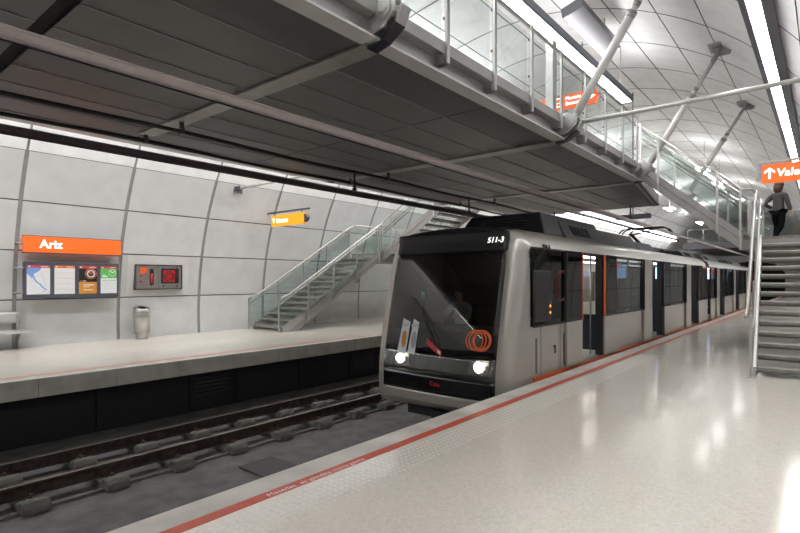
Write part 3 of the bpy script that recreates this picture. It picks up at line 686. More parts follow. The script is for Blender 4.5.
# litter bin
bn = thing('litter_bin', P(14.42, 6.48, 0), 'cylindrical stainless steel litter bin with slanted open top by the concrete wall', 'litter bin')
mb = MB(); mb.lathe([(.15,0),(.155,.16),(.155,.165)], (14.42,6.48,0), 28); mb.build('base', 'brushed', bn)
mb = MB(); n = 32; cx = (14.42, 6.48)
def rimz(a): return .86+.055*math.cos(a-.0)            # slanted: lower towards the track
A = []; ro = .20; ri = .165
for r, zf in ((ro, lambda a: .165), (ro, lambda a: rimz(a)-.02), (ro-.012, rimz), (.115, lambda a: .85+.03*math.cos(a)), (.11, lambda a: .60)):
    A.append([mb.bm.verts.new(P(cx[0]+r*math.cos(2*PI*k/n), cx[1]+r*math.sin(2*PI*k/n), zf(2*PI*k/n))) for k in range(n)])
for i in range(4):
    for k in range(n):
        f = mb.bm.faces.new((A[i][k], A[i][(k+1) % n], A[i+1][(k+1) % n], A[i+1][k])); f.smooth = i in (0,); f.material_index = 1 if i == 3 else 0
f = mb.bm.faces.new(A[4]); f.material_index = 1; mb.bm.faces.new(A[0])
mb.build('body', ['brushed','pblack'], bn)
mb = MB(); mb.torus((14.42,6.48,.72), Z, .2005, .004, 32, 6); mb.build('seam_ring', 'steeld', bn)
# bench
be = thing('bench', P(14.35, 2.9, 0), 'pale metal bench with slim backrest against the concrete wall', 'bench')
mb = MB(); mb.sheet(lambda u, v: ((14.62-.44*v, u, .44-.02*math.sin(v*PI)-(.03*max(0, v-.85)/.15)), (0,0,-1)), [2.0+.1*k for k in range(21)], [k/8 for k in range(9)], .03); mb.build('seat', 'steelw', be)
mb = MB(); mb.sheet(lambda u, v: ((14.64+.03*v, u, .60+.26*v), (-1,0,0)), [2.0+.1*k for k in range(19)], [k/4 for k in range(5)], .025); mb.build('backrest', 'steelw', be)
for t in (2.35, 3.72):
    mb = MB(); mb.tube([(14.62,t,0),(14.62,t,.62),(14.65,t,.80)], .026, 8); mb.tube([(14.60,t,.20),(14.5,t,.34),(14.28,t,.42)], .024, 8); mb.box(14.56, 14.68, t-.06, t+.06, 0, .012); mb.build('leg', 'steel', be)
# hanging exit sign on the wall bracket
g = thing('exit_sign', P(13.6, 10.4, 3.4), 'small yellow backlit sign on a wall bracket beside the opposite staircase', 'sign')
mb = MB(); mb.box(13.85, 12.25, 10.32, 10.44, 3.32, 3.66); mb.build('light_box', 'yellow', g, bevel=.006)
mb = MB(); mb.prism_t([(12.26,3.36),(12.15,3.40),(12.10,3.49),(12.15,3.58),(12.26,3.62)], 10.33, 10.43); mb.build('end_cap', 'boardf', g)
lettering('lettering', 'Irteera', .21, P(13.58, 10.318, 3.42), X, Z, 'signw', g, ext=.002, bold=.004)
mb = MB(); mb.hexa([(13.730,10.315,3.420),(13.700,10.315,3.420),(13.700,10.315,3.560),(13.730,10.315,3.560)], [(13.730,10.32,3.420),(13.700,10.32,3.420),(13.700,10.32,3.560),(13.730,10.32,3.560)]); mb.hexa([(13.770,10.315,3.520),(13.660,10.315,3.520),(13.715,10.315,3.590)], [(13.770,10.32,3.520),(13.660,10.32,3.520),(13.715,10.32,3.590)]); mb.build('arrow', 'signw', g)
mb = MB(); mb.bar((wall_d(3.8)+.02,10.38,3.76), (12.05,10.38,3.76), .05, .05); mb.box(14.3, 14.22, 10.3, 10.46, 3.66, 3.86)
for d in (13.7, 12.4): mb.tube([(d,10.38,3.64),(d,10.38,3.76)], .014, 6)
mb.build('bracket_arm', 'steeld', g)
mb = MB(); o = thing('wall_grille', P(wall_d(1.7)-.02, 14.6, 1.5), 'dark wall grille on the concrete wall under the opposite stair landing', 'grille')
mb.box(wall_d(1.7)-.06, wall_d(1.7)+.02, 13.9, 15.2, 1.5, 1.9); mb.build('grille_frame', 'steeld', o)
mb = MB()
for k in range(5): mb.box(wall_d(1.7)-.075, wall_d(1.7)-.06, 13.98, 15.12, 1.54+k*.07, 1.58+k*.07)
mb.build('slat', 'steel', o)
# orange street sign over the near staircase
g = thing('direction_sign', P(.35, 12.2, 3.5), 'orange backlit direction sign with white arrow hanging over the near staircase', 'sign')
SD = .985
mb = MB(); mb.box(SD, -.95, 12.4, 12.52, 3.50, 3.85); mb.build('light_box', 'orange', g, bevel=.006)
lettering('lettering', 'Valencia', .205, P(.755, 12.396, 3.605), X, Z, 'signw', g, ext=.003, bold=.004, shear=.12)
mb = MB(); ax = .865; mb.hexa([(ax+.018,12.394,3.570),(ax-.018,12.394,3.570),(ax-.018,12.394,3.750),(ax+.018,12.394,3.750)], [(ax+.018,12.4,3.570),(ax-.018,12.4,3.570),(ax-.018,12.4,3.750),(ax+.018,12.4,3.750)])
for sg in (-1, 1): mb.hexa([(ax,12.394,3.790),(ax,12.394,3.740),(ax+sg*.085,12.394,3.670),(ax+sg*.085,12.394,3.715)], [(ax,12.4,3.790),(ax,12.4,3.740),(ax+sg*.085,12.4,3.670),(ax+sg*.085,12.4,3.715)])
mb.build('arrow', 'signw', g)
mb = MB(); mb.bar((SD+.12,12.46,3.910), (-1.3,12.46,3.910), .05, .05); mb.bar((SD+.08,12.46,3.570), (SD+.08,12.46,3.930), .05, .04, up=(0,1,0)); mb.bar((SD+.1,12.46,3.650), (SD-.02,12.46,3.650), .03, .03); mb.build('bracket_arm', 'steel', g)
# orange line sign above the mezzanine
g = thing('line_sign', P(5.9, 15, 6.4), 'orange sign with white pictogram above the mezzanine, behind its glass', 'sign')
mb = MB(); mb.prism_t([(7.05,6.66),(7.05,7.08),(5.12,7.08),(5.02,6.87),(5.12,6.66)], 15.0, 15.1); mb.build('light_box', 'orange', g)
mb = MB(); mb.prism_t([(6.30,6.750),(6.30,7.020),(6.08,7.020),(6.08,6.750)], 14.992, 15.0); mb.build('pictogram', 'signw', g)
mb = MB(); mb.tube([(6.19,14.985,6.820),(6.19,14.992,6.820)], .045, 12); mb.prism_t([(6.25,6.880),(6.25,6.980),(6.13,6.980),(6.13,6.880)], 14.985, 14.992); mb.build('pictogram_mark', 'orange', g)
lettering('lettering', 'Plentzia\nBasauri', .15, P(5.98, 14.994, 6.910), X, Z, 'signw', g, ext=.002, bold=.003)
mb = MB(); mb.prism_t([(5.30,6.780),(5.30,6.990),(5.10,6.885)], 14.992, 15.0); mb.build('arrow', 'signw', g)
for d in (6.6, 5.5):
    mb = MB(); mb.tube([(d,15.05,6.95),(d,15.05,vault_z(d))], .015, 8); mb.build('hanger', 'steel', g)
# slim white service pylon standing on the mezzanine behind the balustrade
o = thing('mast', P(4.15, 9.4, ZM+.36), 'white rectangular mast standing on the mezzanine behind the glass near the strut', 'mast')
mb = MB(); mb.box(4.08, 4.24, 9.62, 9.80, ZM+.36, 6.25); mb.build('column', 'steelw', o, bevel=.01)
mb = MB(); mb.box(4.02, 4.30, 9.56, 9.86, ZM+.36, ZM+.38); mb.build('foot_plate', 'steel', o)

# ------------------------------------------------------------------ train
TC = 5.10
TR = thing('metro_train', P(TC, 20, -.95), 'silver two-car metro train with black front and lit headlamps, doors open at the platform', 'train')
def U(u, t, z): return P(TC+u, t, z)           # u: metres from the train axis, negative towards the near platform
def tf(z):                                     # raked front
    k = max(0., min(1., (z-.05)/2.2)); return 7.13 + .46*k**1.15 + (.05*(-.3-z) if z < -.3 else 0)
prof = [(-1.34,-.62),(-1.40,-.46),(-1.40,-.2),(-1.40,.2),(-1.40,.6),(-1.40,1.0),(-1.398,1.4),(-1.39,1.75),(-1.375,2.0),(-1.35,2.15),(-1.30,2.27),(-1.22,2.37),(-1.12,2.43),(-1.0,2.47),(-.7,2.50),(-.35,2.52),(0,2.525)]
prof = prof + [(-u, z) for u, z in prof[:-1][::-1]]
bot = [(1.34-.1*k, -.62) for k in range(1, 27)]
per = prof + [(u, z) for u, z in bot if u > -1.33]
RN = .26
def ring(k, n=7):
    ph = PI/2*k/n; e = RN*(1-math.cos(ph)); f = RN*(1-math.sin(ph)); out = []
    for u, z in per:
        w = (z-.95)/1.575; uu = u*(1-e/1.4); zz = z - e*.5*w*abs(w)**2
        out.append((uu, tf(zz)+f, zz))
    return out
mb = MB(U)
R = [[(u, 7.92, z) for u, z in per]] + [ring(k) for k in range(8)]
V = [[mb.bm.verts.new(mb.w(p)) for p in r] for r in R]; n = len(per)
for i in range(len(V)-1):
    for k in range(n):
        j = (k+1) % n; um = (R[i][k][0]+R[i][j][0])/2; zm = (R[i][k][2]+R[i][j][2])/2
        f = mb.bm.faces.new((V[i][k], V[i][j], V[i+1][j], V[i+1][k])); f.smooth = True; f.material_index = 1 if (zm > 2.2 and abs(um) < 1.10) else 0
mb.build('cab_shell', ['silver','matte'], TR)
HW = 1.40*(1-RN/1.4)                           # half width of the black face
def face(off=0.):
    def fn(u, z): return ((u, tf(z) - .05*(1-(u/HW)**2) + off, z), (0,1,0))
    return fn
def lin(a, b, n): return [a+(b-a)*k/n for k in range(n+1)]
us = lin(-HW-.005, HW+.005, 20)
mb = MB(U); mb.sheet(face(0), us, lin(-.49, -.30, 5), .03); mb.build('front_sill', 'silver', TR)
mb = MB(U); mb.sheet(face(-.004), lin(-HW, HW, 20), lin(-.30, -.005, 6), .03); mb.build('lower_front_panel', 'mask', TR)
mb = MB(U); mb.sheet(face(-.004), lin(-HW, HW, 20), lin(.005, .36, 6), .012); lc = mb.build('lamp_cover', 'lampglass', TR)
mb = MB(U); mb.sheet(face(.16), lin(-HW+.08, HW-.08, 12), lin(-.02, .40, 4), .02); mb.build('lamp_recess', 'matte', TR)
mb = MB(U); mb.sheet(face(-.006), lin(-HW, HW, 20), lin(.36, 2.08, 14), .014); ws = mb.build('windscreen', 'wind', TR)
mb = MB(U); mb.sheet(face(.012), lin(-HW, HW, 20), lin(.36, .74, 4), .01); mb.build('lower_screen_mask', 'mask', TR)
mb = MB(U); mb.sheet(face(-.004), lin(-HW-.004, HW+.004, 20), lin(2.085, 2.42, 8), .03); mb.build('roof_brow', 'matte', TR)
mb = MB(U); mb.sheet(face(-.010), lin(-HW, HW, 20), [2.075, 2.09], .01); mb.build('brow_seal', 'matte', TR)
for sg in (-1, 1):
    c0 = (sg*.81, tf(.21)+.02, .205)
    mb = MB(U); mb.box(c0[0]-.2, c0[0]+.2, c0[1]+.03, c0[1]+.10, .08, .33); lb = mb.build('headlamp', 'reflector', TR, bevel=.01)
    mb = MB(U); mb.ball((c0[0], c0[1]+.02, c0[2]), .085, (1,.4,1)); mb.build('lit_bulb', 'head', lb)
    mb = MB(U); mb.ball((c0[0]-sg*.0-.15, c0[1]+.025, c0[2]), .04, (1,.4,1)); mb.build('marker_lamp', 'dred', lb)
def front_at(u, z, off): return U(u, tf(z)-.05*(1-(u/HW)**2)-off, z)
def slope_up(z): a = front_at(0, z+.05, 0)-front_at(0, z-.05, 0); return a.normalized()
# orange triple-ring emblem on the windscreen, running number, name
for k, (du, R_, r_) in enumerate(((.13,.155,.008),(.075,.155,.015),(0,.150,.024))):
    z = .635; cpt = front_at(-.875+du, z, .022); nrm = (X.cross(slope_up(z))).normalized()
    mb = MB(); mb.torus(cpt, nrm, R_, r_, 36, 6); mb.build('emblem_ring', 'torange', TR)
    if k == 2: pass
lettering('running_number', '511-3', .13, front_at(-.765, 2.215, .012), X, slope_up(2.2), 'signw', TR, ext=.001, shear=.15, bold=.001)
lettering('front_name', 'Celia', .10, front_at(.06, -.17, .012), X, slope_up(-.17), 'tred', TR, ext=.001)
z = .47; cp = front_at(-.03, z, .02); up = slope_up(z)
mb = MB(); q = [cp+X*a+up*b for a, b in ((-.20,.14),(.12,-.06),(.12,-.16),(-.20,.04))]; mb.hexa(q, [v-Y*.004 for v in q]); rd = mb.build('red_sticker', 'tred', TR)
mb = MB(); q = [cp+X*a+up*b-Y*.005 for a, b in ((.04,-.03),(.10,-.065),(.10,-.115),(.04,-.08))]; mb.hexa(q, [v-Y*.002 for v in q]); mb.build('white_mark', 'white', rd)
# wiper and the two paper placards behind the glass
mb = MB(); mb.tube([front_at(.35, 1.06, .04), front_at(.20, .80, .05), front_at(-.02, .50, .05)], .012, 8); mb.tube([front_at(.29, 1.10, .04), front_at(.06, .72, .05), front_at(-.06, .52, .05)], .008, 8); wp = mb.build('wiper', 'matte', TR)
mb = MB(); mb.tube([front_at(.60, 1.30, .035), front_at(.12, .86, .035)], .010, 8); mb.build('wiper_blade', 'matte', wp)
for u0, u1, kk in ((.62,.82,0),(.42,.58,1)):
    mb = MB(); f0 = lambda u, z: front_at(u, z, .014)
    q = [f0(u1,.33), f0(u0,.31), f0(u0-.03,.86), f0(u1-.06,.92)]; mb.hexa(q, [v-Y*.004 for v in q])
    mb.mi = 1; uc = (u0+u1)/2-.03
    q = [f0(uc+a,.56+b)-Y*.005 for a, b in [(.055*math.cos(PI*k/6), .15*math.sin(PI*k/6)) for k in range(12)]]; mb.hexa(q, [v-Y*.002 for v in q])
    mb.mi = 2
    q = [f0(uc+a,.80+b)-Y*.005 for a, b in ((.08,-.02),(-.07,-.02),(-.07,.03),(.08,.03))]; mb.hexa(q, [v-Y*.002 for v in q])
    mb.build('paper_placard', ['paper', 'pamber' if kk == 0 else 'pgrey', 'mapgrey'], TR)
# cab inside
mb = MB(U); mb.box(-1.3, 1.3, 9.28, 9.34, -.1, 2.2); mb.build('cab_bulkhead', 'cabin', TR)
mb = MB(U); mb.box(-1.33, 1.33, 7.5, 9.3, -.12, -.06); mb.build('cab_floor', 'cabin', TR)
mb = MB(U); mb.hexa([(-1.0,7.45,.0),(1.0,7.45,.0),(1.0,8.0,.0),(-1.0,8.0,.0)], [(-1.05,7.47,.66),(1.05,7.47,.66),(1.0,7.95,.80),(-1.0,7.95,.80)]); ds = mb.build('driving_desk', 'matte', TR)
mb = MB(U); mb.box(.86, .96, 8.02, 8.06, 1.22, 1.42); mb.box(.90, .92, 8.03, 8.05, .7, 1.22); o = mb.build('control_box', 'matte', ds)
mb = MB(U); mb.tube([(.91,8.01,1.34),(.91,8.02,1.34)], .012, 8); mb.build('lit_button', 'siggreen', ds)
mb = MB(U); mb.box(.28, .72, 8.58, 8.98, .48, .56); mb.box(.28, .72, 8.94, 9.04, .56, 1.17); mb.box(.44, .56, 8.7, 8.8, -.06, .48); mb.build('driver_seat', 'seatc', TR)
mb = MB(U); mb.box(-.2, .2, 8.6, 8.9, 2.19, 2.21); mb.build('cab_fill_panel', 'cabfill', TR)  # unseen glowing panel added to make the driver and cab visible

def wall_seg(mb, t0, t1, z0, z1, u=-1.40, w=.05): mb.box(u, u+w, t0, t1, z0, z1)
def car(ta, tb, doors, cab):
    """one car body between ta and tb; near side carries doors, windows, orange sill"""
    z0, zs, zt = -.62, .83, 2.11
    # roof and far side
    mb = MB(U); pr = [(u, z) for u, z in prof if z >= 2.1 or u > 0]
    tt_ = [ta+(tb-ta)*k/4 for k in range(5)]
    V = [[mb.bm.verts.new(U(u, t, z)) for u, z in pr] for t in tt_]
    for i in range(4):
        for k in range(len(pr)-1):
            f = mb.bm.faces.new((V[i][k], V[i][k+1], V[i+1][k+1], V[i+1][k])); um = abs((pr[k][0]+pr[k+1][0])/2); f.material_index = 1 if um < 1.03 else 0; f.smooth = True
    mb.build('body_shell', ['silver','roofd'], TR)
    mb = MB(U); mb.box(-1.34, 1.34, ta, tb, -.66, -.06); mb.build('underframe', 'matte', TR)
    mb = MB(U); mb.box(-1.425, -1.36, ta, tb, -.13, -.005); mb.build('orange_sill', 'torange', TR)
    mb = MB(U); mb.box(-1.405, -1.34, ta, tb, z0, -.13); mb.build('skirt', 'silver', TR)
    mb = MB(U); mb.box(-1.33, 1.33, ta, tb, -.06, .0); mb.build('saloon_floor', 'sfloor', TR)
    sa = 9.34 if cab else ta
    mb = MB(U); mb.box(-1.30, 1.30, sa, tb, 2.16, 2.19); mb.build('saloon_ceiling', 'cream', TR)
    mb = MB(U); mb.box(.55, .75, sa+.3, tb-.3, 2.13, 2.16); mb.box(-.75, -.55, sa+.3, tb-.3, 2.13, 2.16); mb.build('saloon_lamp', 'ceilamp', TR)
    mb = MB(U); mb.box(1.30, 1.34, sa, tb, 0, .85); mb.box(1.30, 1.34, sa, tb, 1.9, 2.16)
    e = sa
    while e < tb: mb.box(1.30, 1.34, e, min(tb, e+.5), .85, 1.9); e += 1.9
    mb.build('saloon_lining', 'cream', TR)
    mb = MB(U); mb.box(-1.33, -1.28, ta, tb, 2.10, 2.19); mb.build('door_header', 'roofd', TR)
    # near side
    edges = [ta] + [x for c_ in doors for x in (c_-.65, c_+.65)] + [tb]
    for a, b in zip(edges[::2], edges[1::2]):
        mb = MB(U); wall_seg(mb, a, b, -.005, zs); mb.build('side_panel', 'silver', TR, bevel=.006)
        mb = MB(U)
        for p in ([a, b-.11] if a > ta+.1 or not cab else [b-.11]): wall_seg(mb, p, p+.11, zs, zt, -1.395, .06)
        mb.box(-1.41, -1.39, a, b, zs-.012, zs+.02); mb.build('window_surround', 'matte', TR)
        if cab and a == ta:
            mb = MB(U); wall_seg(mb, a-.1, b-.1, zs+.01, zt, -1.40, .01); mb.build('cab_side_window', 'lglass', TR)
        else:
            mb = MB(U); wall_seg(mb, a+.1, b-.1, zs+.01, zt, -1.40, .012); wn = mb.build('side_window', 'wglass', TR)
            mb = MB(U); 
            for p in lin(a+.75, b-.75, 2) if b-a > 2 else [(a+b)/2]: wall_seg(mb, p-.03, p+.03, zs, zt, -1.38, .03)
            mb.build('window_mullion', 'cream', wn)
        if not (cab and a == ta):
            for q in range(2):
                s0 = a+.45+q*1.15
                if s0+1 < b:
                    mb = MB(U); mb.box(-1.28, -.85, s0, s0+1.0, .30, .44); mb.box(-1.32, -1.24, s0, s0+1.0, .44, .86); mb.build('saloon_seat', 'seatc', TR)
            mb = MB(U); mb.box(-.25, .12, a+.5, a+.55, 1.65, 2.1); mb.build('lit_screen', 'screen', TR)
            mb = MB(U); mb.box(-1.36, -1.345, a+.55, a+1.25, 1.86, 2.0); mb.build('lit_display', 'dispred', TR)
    for c_ in doors:
        for sg in (-1, 1):
            t0 = c_+sg*.66; t1 = c_+sg*1.43; lo, hi = min(t0, t1), max(t0, t1)
            mb = MB(U); mb.box(-1.455, -1.406, lo, hi, -.0, zs); lf = mb.build('door_leaf', 'silver', TR, bevel=.006)
            mb = MB(U); mb.box(-1.453, -1.43, lo, hi, zs+.004, zt+.02); mb.build('door_pane', 'silver' if sg < 0 and c_ > 12 else 'lglass', lf)
            mb = MB(U); mb.box(-1.459, -1.425, t0-.016, t0+.016, zs if c_ < 12 else 0, zt+.02); mb.build('door_edge', 'torange' if c_ < 12 else 'matte', lf)
            mb = MB(U); mb.box(-1.458, -1.405, t1-.012, t1+.012, zs, zt+.02); mb.build('rubber_seal', 'matte', lf)
            mb = MB(U); mb.box(-1.40, -1.26, c_+sg*.65-.03, c_+sg*.65+.03, 0, zt); mb.build('door_post', 'matte', TR)
            mb = MB(U); mb.tube([(-1.12,c_+sg*.72,0),(-1.12,c_+sg*.72,2.16)], .018, 8); mb.build('grab_pole', 'brushed', TR)
            mb = MB(U); mb.box(-1.25, -.75, c_+sg*.74, c_+sg*.78, .08, .85); mb.build('draught_screen', 'seatc', TR)
            mb = MB(U); mb.box(1.28, 1.31, c_+sg*.33-.31, c_+sg*.33+.31, 0, .85); mb.build('far_door_leaf', 'steel', TR)
        mb = MB(U); mb.box(-1.42, -1.26, c_-.65, c_+.65, -.03, .006); mb.build('door_tread', 'brushed', TR)
        mb = MB(U); mb.box(-1.405, -1.30, c_-.7, c_+.7, zt, 2.13); mb.build('door_head', 'matte', TR)
D1 = [10.66, 15.86, 21.06]; CA, CB = 7.92, 23.95
car(CA, CB, D1, True)
D2 = [27.3, 32.5, 37.7]; car(24.75, 40.6, D2, False)
mb = MB(U); mb.box(-1.22, 1.22, 23.9, 24.8, -.4, 2.3)
for k in range(5): mb.box(-1.28, 1.28, 24.0+k*.16, 24.06+k*.16, -.4, 2.36)
mb.build('gangway_bellows', 'matte', TR)
mb = MB(U); mb.box(-1.38, 1.38, 40.6, 40.66, -.6, 2.45); mb.build('rear_bulkhead', 'mask', TR)
mb = MB(U); mb.box(-1.385, -1.375, 40.3, 40.5, 1.7, 1.9); mb.build('lit_display', 'dispred', TR)
mb = MB(U); mb.box(-1.41, -1.40, 22.2, 23.7, 2.06, 2.13); mb.build('orange_stripe', 'torange', TR)
# cab door seams, black camera panel, step slots, side number, side emblem
for t in (8.22, 8.98, 9.06, 9.38):
    mb = MB(U); mb.box(-1.403, -1.40, t-.008, t+.008, .0, .83); mb.build('panel_seam', 'steeld', TR)
for t in (8.04, 9.2):
    mb = MB(U); mb.box(-1.407, -1.40, t-.022, t+.022, .06, .64); mb.build('step_slot', 'steeld', TR)
mb = MB(U); mb.box(-1.412, -1.40, 8.74, 8.82, .42, .46); mb.box(-1.43, -1.41, 8.76, 8.78, .32, .46); mb.build('cab_door_handle', 'steeld', TR)
mb = MB(U); mb.box(-1.47, -1.405, 7.84, 8.50, .92, 1.76); mb.build('black_side_panel', 'matte', TR, bevel=.03)
for z in (1.16, 1.05): mb = MB(U); mb.tube([(-1.475,8.44,z),(-1.465,8.44,z)], .022, 8); mb.build('lit_button', 'dispor', TR)
for du in (0, .08, .16):
    mb = MB(U); mb.torus(U(-1.405,9.05+du,1.5), X, .27, .008, 30, 5); mb.build('side_emblem_ring', 'dred', TR)
lettering('side_number', '511-3', .13, U(-1.375, 8.38, 2.125), Y, (-.25,0,1), 'steeld', TR, ext=.012)
# roof equipment
mb = MB(U); mb.hexa([(-1.0,9.3,2.46),(1.0,9.3,2.46),(1.0,12.6,2.46),(-1.0,12.6,2.46)], [(-.78,9.55,2.93),(.78,9.55,2.93),(.78,12.6,2.93),(-.78,12.6,2.93)]); cw = mb.build('roof_cowl', 'matte', TR, bevel=.03)
mb = MB(U)
for k in range(6): mb.hexa([(.45-k*.0,9.355+k*.024,2.55+k*.052),(-.55,9.355+k*.024,2.55+k*.052),(-.55,9.365+k*.024,2.575+k*.052),(.45,9.365+k*.024,2.575+k*.052)], [(.45,9.30+k*.024,2.555+k*.052),(-.55,9.30+k*.024,2.555+k*.052),(-.55,9.31+k*.024,2.57+k*.052),(.45,9.31+k*.024,2.57+k*.052)])
mb.build('cowl_louvre', 'steeld', cw)
def pod(t0, t1, h, nl):
    mb = MB(U); mb.hexa([(-1.06,t0,2.44),(1.06,t0,2.44),(1.06,t1,2.44),(-1.06,t1,2.44)], [(-.86,t0+.05,h),(.86,t0+.05,h),(.86,t1-.05,h),(-.86,t1-.05,h)]); p = mb.build('roof_pod', 'roofd', TR, bevel=.02)
    mb = MB(U)
    for k in range(nl):
        t = t0+.5+k*.22; z = lambda f: 2.44+(h-2.44)*f; u = lambda f: -1.065+.2*f
        mb.hexa([(u(.25)-.0,t,z(.25)),(u(.25)-.0,t+.12,z(.25)),(u(.85)-.0,t+.12,z(.85)),(u(.85)-.0,t,z(.85))], [(u(.25)-.02,t,z(.25)),(u(.25)-.02,t+.12,z(.25)),(u(.85)-.02,t+.12,z(.85)),(u(.85)-.02,t,z(.85))])
    if nl: mb.build('pod_louvre', 'void', p)
    else: mb.bm.free()
pod(10.2, 15.4, 2.80, 5); pod(15.5, 17.4, 2.70, 0); pod(21.4, 23.8, 2.68, 5); pod(25.4, 29.4, 2.68, 4); pod(33., 38., 2.68, 4)
# pantograph
pg = [(0, 20.6, 2.66)]
mb = MB(U); mb.box(-.55, .55, 18.6, 18.68, 2.62, 2.7); mb.box(-.55, .55, 20.4, 20.48, 2.62, 2.7); mb.box(-.5, -.42, 18.6, 20.48, 2.62, 2.7); mb.box(.42, .5, 18.6, 20.48, 2.62, 2.7)
for a in (-.45, .45):
    for t in (18.64, 20.44): mb.tube([(a,t,2.5),(a,t,2.63)], .05, 8)
p_ = mb.build('pantograph', 'matte', TR)
mb = MB(U); mb.tube([(0,20.3,2.72),(0,18.5,3.12)], .05, 10); mb.tube([(.25,20.3,2.70),(.1,18.6,3.08)], .018, 8); mb.build('lower_arm', 'matte', p_)
mb = MB(U); mb.tube([(-.06,18.5,3.12),(-.38,20.2,3.44)], .026, 8); mb.tube([(.06,18.5,3.12),(.38,20.2,3.44)], .026, 8); mb.tube([(-.38,20.2,3.44),(.38,20.2,3.44)], .022, 8); mb.build('upper_arm', 'matte', p_)
for t in (20.05, 20.4):
    mb = MB(U); mb.tube([(-.86,t,3.30),(-.78,t,3.40),(-.62,t,3.475),(.62,t,3.475),(.78,t,3.40),(.86,t,3.30)], .025, 8); mb.build('collector_bow', 'matte', p_)
mb = MB(U)
for a in (-.5, .5): mb.tube([(a,20.05,3.46),(a,20.4,3.46)], .018, 6)
mb.tube([(-.4,20.2,3.44),(-.4,20.22,3.47)], .02, 6); mb.build('bow_spring', 'matte', p_)
# running gear
mb = MB(U); mb.box(-.75, .75, 7.35, 7.6, -.78, -.62); mb.box(-.12, .12, 7.2, 7.5, -.76, -.62); mb.build('coupler', 'matte', TR)
for tb_ in (10.3, 20.9, 28.2, 37.2):
    for dt in (-1.0, 1.0):
        mb = MB(U)
        for a in (-.54, .54): mb.tube([(a-.06,tb_+dt,-.57),(a+.06,tb_+dt,-.57)], .375, 24)
        mb.tube([(-.6,tb_+dt,-.57),(.6,tb_+dt,-.57)], .07, 10); mb.build('wheelset', 'steeld', TR)
    mb = MB(U); mb.box(-.8, -.66, tb_-1.4, tb_+1.4, -.7, -.5); mb.box(.66, .8, tb_-1.4, tb_+1.4, -.7, -.5); mb.build('bogie_frame', 'matte', TR)

# ------------------------------------------------------------------ people
def skin(name, joints_, links, parent, m, lev=2, root=None):
    bm = bmesh.new(); L = bm.verts.layers.skin.verify(); vs = {}
    org = origin(parent)
    for k, (p, r) in joints_.items():
        v = bm.verts.new(Vector(p)); r = r if isinstance(r, tuple) else (r, r); v[L].radius = r; v[L].use_root = (k == root); vs[k] = v
    for a, b in links: bm.edges.new((vs[a], vs[b]))
    me = bpy.data.meshes.new(name); bm.to_mesh(me); bm.free(); me.materials.append(M[m])
    o = bpy.data.objects.new(name, me); C.objects.link(o); o.parent = parent
    s_ = o.modifiers.new('skin', 'SKIN'); s_.use_smooth_shade = True; s_.branch_smoothing = .3
    q = o.modifiers.new('sub', 'SUBSURF'); q.levels = lev; q.render_levels = lev
    return o
def chain(ks): return list(zip(ks, ks[1:]))
def hand(J, Lk, key, side, fwd, pal, curl=.5):
    """five-finger hand on wrist joint `key`: fwd along the forearm, pal = palm normal, side = towards the thumb"""
    w = Vector(J[key][0]); fwd, side, pal = Vector(fwd).normalized(), Vector(side).normalized(), Vector(pal).normalized()
    pk = key+'_palm'; J[pk] = (w+fwd*.055, (.026,.034)); Lk.append((key, pk))
    for i, (off, ln) in enumerate(((.030,.066),(.011,.076),(-.010,.070),(-.029,.054))):
        a = w+fwd*.095+side*off; b = a+(fwd+pal*curl*.7).normalized()*ln*.55; c = b+(fwd*.35+pal*curl*1.4).normalized()*ln*.5
        ks = [f'{key}_f{i}{x}' for x in 'abc']
        for q, p, r in zip(ks, (a,b,c), (.0095,.0085,.007)): J[q] = (p, r)
        Lk.append((pk, ks[0])); Lk += chain(ks)
    a = w+fwd*.04+side*.036; b = a+(side*.8+fwd*.7+pal*.3).normalized()*.035; c = b+(fwd+pal*.5+side*.1).normalized()*.03
    ks = [f'{key}_t{x}' for x in 'abc']
    for q, p, r in zip(ks, (a,b,c), (.012,.010,.008)): J[q] = (p, r)
    Lk.append((pk, ks[0])); Lk += chain(ks)
def head(root, c, yaw, hair_m, long):
    """face features on a head centred at c, looking along yaw"""
    Rz = Matrix.Rotation(yaw, 4, 'Z'); org = origin(root)
    def W(x, y, z): return org + c + (Rz @ Vector((x, y, z)))
    return W
# woman walking away on the landing
pr = thing('person', P(1.02, 17.4, ZL), 'person in grey jacket and black trousers walking away at the stair head', 'person')
J = dict(pel=((0,0,.90),(.125,.10)), ab=((0,.01,1.02),(.115,.09)), ch=((0,.02,1.20),(.135,.095)), sh=((0,.02,1.34),(.10,.07)), nk=((0,.03,1.42),.046), h0=((0,.05,1.49),(.066,.074)), h1=((0,.05,1.575),(.078,.092)), h2=((0,.045,1.64),(.055,.065)),
 lh=((-.09,0,.86),.088), lk=((-.10,.10,.48),.056), la=((-.10,.02,.09),.036), lb=((-.10,-.03,.045),.03), lt=((-.105,.14,.025),.028),
 rh=((.09,0,.86),.088), rk=((.095,-.02,.47),.056), ra=((.10,-.30,.17),.036), rb=((.10,-.36,.14),.03), rt=((.105,-.28,.03),.028),
 ls=((-.17,.01,1.32),.052), le=((-.30,-.10,1.10),.042), lw=((-.20,.08,.98),.027),
 rs=((.17,.01,1.32),.052), re=((.235,.03,1.06),.042), rw=((.255,.12,.85),.027))
Lk = chain(['pel','ab','ch','sh','nk','h0','h1','h2']) + [('pel','lh'),('pel','rh')] + chain(['lh','lk','la','lt']) + chain(['rh','rk','ra','rt']) + [('la','lb'),('ra','rb')] + [('sh','ls'),('sh','rs')] + chain(['ls','le','lw']) + chain(['rs','re','rw'])
hand(J, Lk, 'rw', (-.3,1,0), (.05,.25,-1), (-1,0,0), .6); hand(J, Lk, 'lw', (.3,.2,1), (.6,.7,-.2), (.3,.4,-.8), .5)
